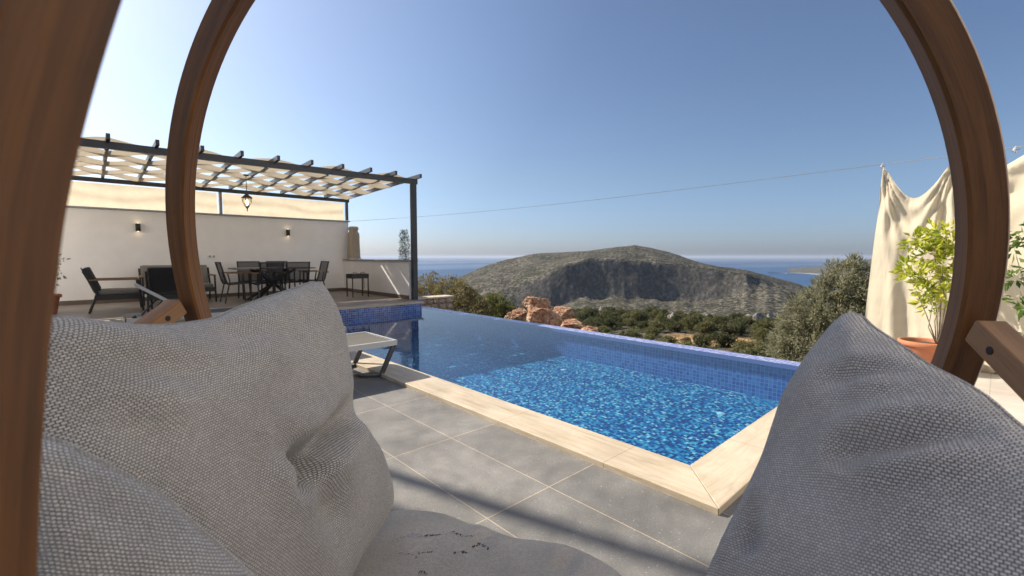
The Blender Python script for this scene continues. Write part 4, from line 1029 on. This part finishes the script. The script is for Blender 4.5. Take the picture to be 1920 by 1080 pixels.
def ground(px, r):
    th_ = math.atan((px - 960) / F); return np.array([r * (math.sin(YAW) * math.cos(th_) + math.cos(YAW) * math.sin(th_)), r * (math.cos(YAW) * math.cos(th_) - math.sin(YAW) * math.sin(th_)), zt(px, r)])

# far headland on the right
hpx = np.arange(1440, 2400, 6.0); hr = np.concatenate([[4100, 4300], np.arange(4400, 5700, 60), [6200, 6600]])
yS = np.interp(hpx, [1440, 1470, 1500, 1530, 1560, 1600, 2400], [508, 508.5, 512, 514.5, 517, 521, 560]); yT = np.interp(hpx, [1440, 1470, 1500, 1530, 1560, 1600, 1640, 1750, 2400], [512, 507, 501.5, 499.5, 497, 491, 483, 470, 455])
hv = []; shore = []
for i, px in enumerate(hpx):
    e_s, e_t = elev([px], [yS[i]])[0], elev([px], [yT[i]])[0]; r0 = (SEA - 1.2) / e_s; r0 = min(r0, 5200); r1 = r0 + 1300; z1 = 1.2 + r1 * e_t
    th_ = math.atan((px - 960) / F); c, s = math.cos(th_), math.sin(th_)
    for k, u in enumerate(np.linspace(-.06, 1.35, 26)):
        r = r0 + (r1 - r0) * u; z = SEA + (z1 - SEA) * (np.interp(u, [-.06, 0, .02, .35, .7, 1, 1.35], [-.12, 0, .10, .42, .78, 1, .25]))
        z += 7 * fbm(np.array([r * th_ / 60]), np.array([r / 90.]), 4, 3)[0] * min(1, max(0, u * 5))
        hv.append((r * (math.sin(YAW) * c + math.cos(YAW) * s), r * (math.cos(YAW) * c - math.sin(YAW) * s), z)); shore.append(1.0 if -.07 <= u < -.0 + .001 else 0.0)
gi = np.arange(len(hpx) * 26).reshape(-1, 26); hf = np.stack([gi[:-1, :-1], gi[1:, :-1], gi[1:, 1:], gi[:-1, 1:]], -1).reshape(-1, 4)[:, ::-1]
def head_mat():
    t = NT('headland'); co = t.coord(); at = t.n('ShaderNodeAttribute', attribute_name='shore')
    c = t.ramp(t.noise(co, .02, 7, .75), [(.38, (.025, .028, .020)), (.5, (.055, .054, .040)), (.66, (.12, .11, .085))])
    c = t.mix(c, (.55, .50, .42), at.outputs['Fac']); t.base(c).rough(1).bump(t.noise(co, .03, 6, .7), .8, 10); M['headland'] = t.m
head_mat()
tag(mesh_obj('far_headland', hv, hf, M['headland'], None, True, attrs={'shore': shore}), kind='structure')

# sea
sv_ = []; srs = [300, 800, 1500, 2500, 4000, 7000, 12000, 22000, 45000, 90000]; sth = np.radians(np.arange(-85, 85.1, 5))
for a in sth:
    for r in srs: sv_.append((r * (math.sin(YAW) * math.cos(a) + math.cos(YAW) * math.sin(a)), r * (math.cos(YAW) * math.cos(a) - math.sin(YAW) * math.sin(a)), SEA))
gi = np.arange(len(sv_)).reshape(len(sth), -1); sf_ = np.stack([gi[:-1, :-1], gi[1:, :-1], gi[1:, 1:], gi[:-1, 1:]], -1).reshape(-1, 4)[:, ::-1]
def sea_mat():
    t = NT('sea_water'); co = t.coord()
    sw1 = t.noise(t.map(co, (.00012, .00045, 1), (0, 0, math.radians(43))), 1, 4, .5)
    t.base((.012, .06, .15)).rough(t.ramp(sw1, [(.42, .30), (.58, .55)])).spec(.5)
    t.p.inputs['IOR'].default_value = 1.33
    t.bump(t.noise(co, .12, 4, .6), .35, 2.0); M['sea_water'] = t.m
sea_mat()
tag(mesh_obj('sea', sv_, sf_, M['sea_water']), kind='structure')

# ------------------------------------------------------------------ trees on the slope (copies of six kinds)
def make_slope_tree(seed, mat, n, flat):
    rg = np.random.default_rng(seed); t = thing('slope_tree', '', 'tree')
    bl = []
    for k in range(7):
        a = rg.uniform(0, 2 * PI); q = rg.uniform(0, 1.3); bl.append((q * math.cos(a), q * math.sin(a), rg.uniform(1.1, 2.5) * flat, rg.uniform(.7, 1.15), rg.uniform(.7, 1.15), rg.uniform(.6, .95) * flat))
    bl.append((0, 0, 1.5 * flat, 1.3, 1.3, 1.1 * flat))
    b = MB().tube([(0, 0, -.8), (.05, 0, .6), (0, .1, 1.6)], [.16, .13, .06], 6)
    for q in bl[:4]: b.tube([(0, 0, .8), tuple(np.array(q[:3]) * .9)], [.07, .03], 5)
    b.build('trunk', M['bark'], t, True, True)
    V, Fc = crown_mesh(bl, n, .30, .55, seed, 14); mesh_obj('crown', V, Fc, M[mat], t, False, True); return t
protos = [make_slope_tree(61, 'leaf_dark', 2600, 1), make_slope_tree(62, 'leaf_dark', 2400, .85), make_slope_tree(63, 'leaf_mid', 2600, 1), make_slope_tree(64, 'leaf_mid', 2400, .8), make_slope_tree(65, 'leaf_pale', 2400, .95), make_slope_tree(66, 'leaf_pale', 2200, .8)]
LABS = ['dark evergreen tree among the wood on the slope below the pool'] * 2 + ['mid green bushy tree among the wood on the slope below the pool'] * 2 + ['pale silvery tree among the wood on the slope below the pool'] * 2
GRP = ['dark evergreen trees on the slope'] * 2 + ['mid green trees on the slope'] * 2 + ['pale silvery trees on the slope'] * 2
used = set(); rgt = np.random.default_rng(17); placed = []
def put(kind, px, r, s):
    p = ground(px, r); o = protos[kind] if kind not in used else copy_tree(protos[kind]); used.add(kind)
    o.location = tuple(p - (0, 0, .25 * s)); o.rotation_euler = (0, 0, rgt.uniform(0, 6.28)); q = s * rgt.uniform(.9, 1.1); o.scale = (s * rgt.uniform(.9, 1.15), s * rgt.uniform(.9, 1.15), q)
    tag(o, LABS[kind], 'tree', GRP[kind])
def try_put(px, r, kinds, s, gap):
    p = ground(px, r)
    for q, g in placed:
        if math.hypot(p[0] - q[0], p[1] - q[1]) < (gap + g) * .5: return
    placed.append((p, gap)); put(int(rgt.choice(kinds)), px, r, s)
for k in range(420):
    r = rgt.uniform(148, 290); px = rgt.uniform(960, 1500)
    s = rgt.uniform(.9, 1.75); try_put(px, r, [0, 0, 0, 1, 1, 2, 2, 3], s, 3.4 * s)
for k in range(60):
    r = rgt.uniform(100, 140); px = rgt.uniform(1080, 1500)
    if 1235 < px < 1420 and 108 < r < 150: continue
    s = rgt.uniform(.9, 1.4); try_put(px, r, [2, 3, 3, 1], s, 3.6 * s)
for k in range(60):
    r = rgt.uniform(60, 96); px = rgt.uniform(1120, 1300) if k % 2 else rgt.uniform(1390, 1540)
    s = rgt.uniform(.7, 1.0); try_put(px, r, [4, 5] if px < 1330 else [3, 2, 5], s, 3.0 * s)
for px, r in ((1333, 124), (1290, 118), (1250, 112)): put(3, px, r, .75)
rgu = np.random.default_rng(5); ug = []
for k in range(2600):
    r = 92 + 215 * rgu.random() ** .8; px = rgu.uniform(940, 1520)
    if 1250 < px < 1415 and 108 < r < 148 and rgu.random() < .93: continue
    ug.append(ground(px, r) + (0, 0, rgu.uniform(.05, .5)))
V, Fc = leaves_at(ug, 26, 1.25, .42, .5, 77, .3)
tag(mesh_obj('undergrowth', V, Fc, M['leaf_mid']), kind='stuff')
# grey crags on the slope
def crag(px, r, w, h, seed, label):
    bm = bmesh.new(); bmesh.ops.create_icosphere(bm, subdivisions=4, radius=1); v = np.array([q.co[:] for q in bm.verts]); f = [[q.index for q in p.verts] for p in bm.faces]; bm.free()
    rg = np.random.default_rng(seed)
    for k in range(10):
        n = rg.normal(size=3); n /= np.linalg.norm(n); d = rg.uniform(.55, .9); s = v @ n; m = s > d; v[m] -= np.outer((s[m] - d) * .9, n)
    s = 1 + .28 * fbm(v[:, 0] * 2.5 + seed, v[:, 1] * 2.5 + v[:, 2], 4, seed); v = v * s[:, None]
    v[:, 2] *= 1 + .5 * (vnoise(v[:, 0] * 3.5 + seed, v[:, 1] * 3.5, seed))
    o = mesh_obj('crag', v * (w, w * .7, h), f, M['grey_rock']); o.location = tuple(ground(px, r)); o.rotation_euler = (0, 0, -YAW); tag(o, label, 'rock', 'grey crags on the slope')
for a in ((1420, 236, 5.5, 4.6, 1, 'tallest grey crag near the olive tree on the slope'), (1447, 238, 5.0, 4.4, 2, 'grey crag right of the tallest one, against the plain'), (1468, 240, 4.5, 4.0, 3, 'grey crag closest to the olive tree'), (1322, 228, 3.8, 3.4, 4, 'isolated rounded grey crag in the middle of the wood'), (1268, 190, 3.8, 3.2, 5, 'grey crag among dark trees left of the ochre field'), (1115, 240, 3.2, 3.6, 6, 'pale crag topping the wood right of the boulders'), (1128, 243, 3.0, 3.2, 7, 'small pale crag next to the one above the boulders')):
    crag(*a)
# village houses on the plain
def far_house(px, r, w, d, h, label):
    p = ground(px, r); t = thing('far_house', label, 'house', tuple(p), 'small houses on the plain', -YAW + .2)
    MB().box(-w, w, -d, d, -4, h).build('walls', M['far_house'], t, local=True)
    MB().box(-w - .4, w + .4, -d - .4, d + .4, h + .02, h + .5).build('roof', M['far_roof'] if w < 6 else M['far_house'], t, local=True)
    MB().box(-w * .6, -w * .2, -d - .03, -d - .0, h * .3, h * .75).build('window', M['window_glass'], t, local=True)
for a in ((1256, 955, 8, 6, 7, 'largest white house on the plain below the hill'), (1188, 965, 6, 5, 5.5, 'white house at the left of the hamlet below the hill'), (1311, 940, 3.6, 3, 4, 'white hut at the right of the hamlet'), (1291, 985, 3.5, 3, 3, 'lone low white shed at the back of the hamlet'), (960, 1010, 5, 4, 3.6, 'white building low on the hill flank above the boulders')):
    far_house(*a)

# the villa, out of frame to the left; its corner and downpipe throw the shade over the swing
vl = thing('villa', 'tall white villa left of the terrace, beyond the picture edge', 'house', (-5, 8, 0))
MB().box(-9.5, -1.60, 5.2, 10.17, -.3, 9.6).build('wall', M['house_plaster'], vl)
MB().box(-9.8, -1.62, 5.0, 10.15, 9.603, 9.85).build('roof', M['cap_stone'], vl)
for y in (6.2, 8.2):
    for z in (1.0, 4.4): MB().box(-1.60, -1.57, y, y + 1.1, z, z + 1.5).build('window', M['window_glass'], vl)
MB().box(-9.5, 11, -6.5, -2.6, -.3, 6.2).build('bounce_wing', M['house_plaster'], vl)  # unseen wing added behind the camera to bounce sunlight onto the cushions
for x in (3.2, 6.2): MB().box(x, x + 1.4, -2.6, -2.57, .02, 2.2).build('window', M['window_glass'], vl)  # windows on the added wing
MB().tube([(-1.47, 10.46, 0.2), (-1.47, 10.46, 9.5)], .055, 12).build('downpipe', M['metal_dark'], vl, True)

# ------------------------------------------------------------------ light, sky, camera
hz = MB().box(-95000, 95000, -95000, 95000, SEA - 1.5, 75).build('haze', None); tag(hz, kind='stuff')
hm = bpy.data.materials.new('haze_air'); hm.use_nodes = True; ht = hm.node_tree; ht.nodes.clear()
ho = ht.nodes.new('ShaderNodeOutputMaterial'); hp = ht.nodes.new('ShaderNodeVolumePrincipled'); hp.inputs['Density'].default_value = 3.4e-5; hp.inputs['Color'].default_value = (.60, .68, .82, 1); hp.inputs['Anisotropy'].default_value = .2
ht.links.new(hp.outputs[0], ho.inputs['Volume']); hz.data.materials.append(hm)
world = bpy.data.worlds.new('World'); SC.world = world; world.use_nodes = True; wt = world.node_tree
bg = wt.nodes['Background']; sky = wt.nodes.new('ShaderNodeTexSky'); sky.sky_type = 'NISHITA'; sky.sun_disc = False
elv = math.asin(SUN[2]); sky.sun_elevation = elv; sky.sun_rotation = math.atan2(SUN[0], SUN[1])
sky.air_density = 1.0; sky.dust_density = 0.9; sky.ozone_density = 4.5; sky.altitude = 0
hs = wt.nodes.new('ShaderNodeHueSaturation'); hs.inputs['Saturation'].default_value = .92
mx = wt.nodes.new('ShaderNodeMix'); mx.data_type = 'RGBA'; mx.blend_type = 'MULTIPLY'; mx.inputs[0].default_value = 1; mx.inputs[7].default_value = (.985, .99, 1.02, 1)
wt.links.new(sky.outputs[0], hs.inputs['Color']); wt.links.new(hs.outputs[0], mx.inputs[6]); tc_ = wt.nodes.new('ShaderNodeTexCoord'); sp_ = wt.nodes.new('ShaderNodeSeparateXYZ'); rp_ = wt.nodes.new('ShaderNodeValToRGB')
rp_.color_ramp.elements[0].position = 0.0; rp_.color_ramp.elements[0].color = (.90, .985, 1.26, 1); rp_.color_ramp.elements[1].position = .16; rp_.color_ramp.elements[1].color = (1, 1, 1, 1)
m2 = wt.nodes.new('ShaderNodeMix'); m2.data_type = 'RGBA'; m2.blend_type = 'MULTIPLY'; m2.inputs[0].default_value = 1
wt.links.new(tc_.outputs['Generated'], sp_.inputs[0]); wt.links.new(sp_.outputs[2], rp_.inputs[0]); wt.links.new(mx.outputs[2], m2.inputs[6]); wt.links.new(rp_.outputs[0], m2.inputs[7]); vd_ = wt.nodes.new('ShaderNodeVectorMath'); vd_.operation = 'DOT_PRODUCT'; vd_.inputs[1].default_value = tuple(SUN); wt.links.new(tc_.outputs['Generated'], vd_.inputs[0])
ra_ = wt.nodes.new('ShaderNodeValToRGB'); ra_.color_ramp.elements[0].position = 0; ra_.color_ramp.elements[0].color = (.92, .94, .97, 1); ra_.color_ramp.elements[1].position = 1.0; ra_.color_ramp.elements[1].color = (1.52, 1.45, 1.35, 1)
e_ = ra_.color_ramp.elements.new(.5); e_.color = (1, 1, 1, 1)
m3 = wt.nodes.new('ShaderNodeMix'); m3.data_type = 'RGBA'; m3.blend_type = 'MULTIPLY'; m3.inputs[0].default_value = 1; m3.clamp_result = False     # the sun's broad aureole in hazy sea air
wt.links.new(vd_.outputs['Value'], ra_.inputs[0]); wt.links.new(m2.outputs[2], m3.inputs[6]); wt.links.new(ra_.outputs[0], m3.inputs[7]); wt.links.new(m3.outputs[2], bg.inputs[0]); bg.inputs[1].default_value = .052
sd = bpy.data.lights.new('sun', 'SUN'); sd.energy = 3.8; sd.angle = math.radians(.53); sd.color = (1, .90, .76)
so_ = bpy.data.objects.new('sun', sd); COL.objects.link(so_); so_.rotation_euler = Vector(SUN).to_track_quat('Z', 'Y').to_euler()

cd = bpy.data.cameras.new('camera'); cam = bpy.data.objects.new('camera', cd); COL.objects.link(cam)
m4 = Matrix(((cr[0], cu[0], -cf[0], EYE[0]), (cr[1], cu[1], -cf[1], EYE[1]), (cr[2], cu[2], -cf[2], EYE[2]), (0, 0, 0, 1)))
cam.matrix_world = m4; cd.sensor_width = 36; cd.lens = 36 * F / 1920; cd.clip_start = .02; cd.clip_end = 200000
cd.dof.use_dof = True; cd.dof.focus_distance = 2.2; cd.dof.aperture_fstop = 5
SC.camera = cam
SC.view_settings.view_transform = 'Standard'; SC.view_settings.look = 'None'; SC.view_settings.exposure = 1.18; SC.view_settings.gamma = 1
SC.cycles.max_bounces = 8; SC.cycles.transparent_max_bounces = 16
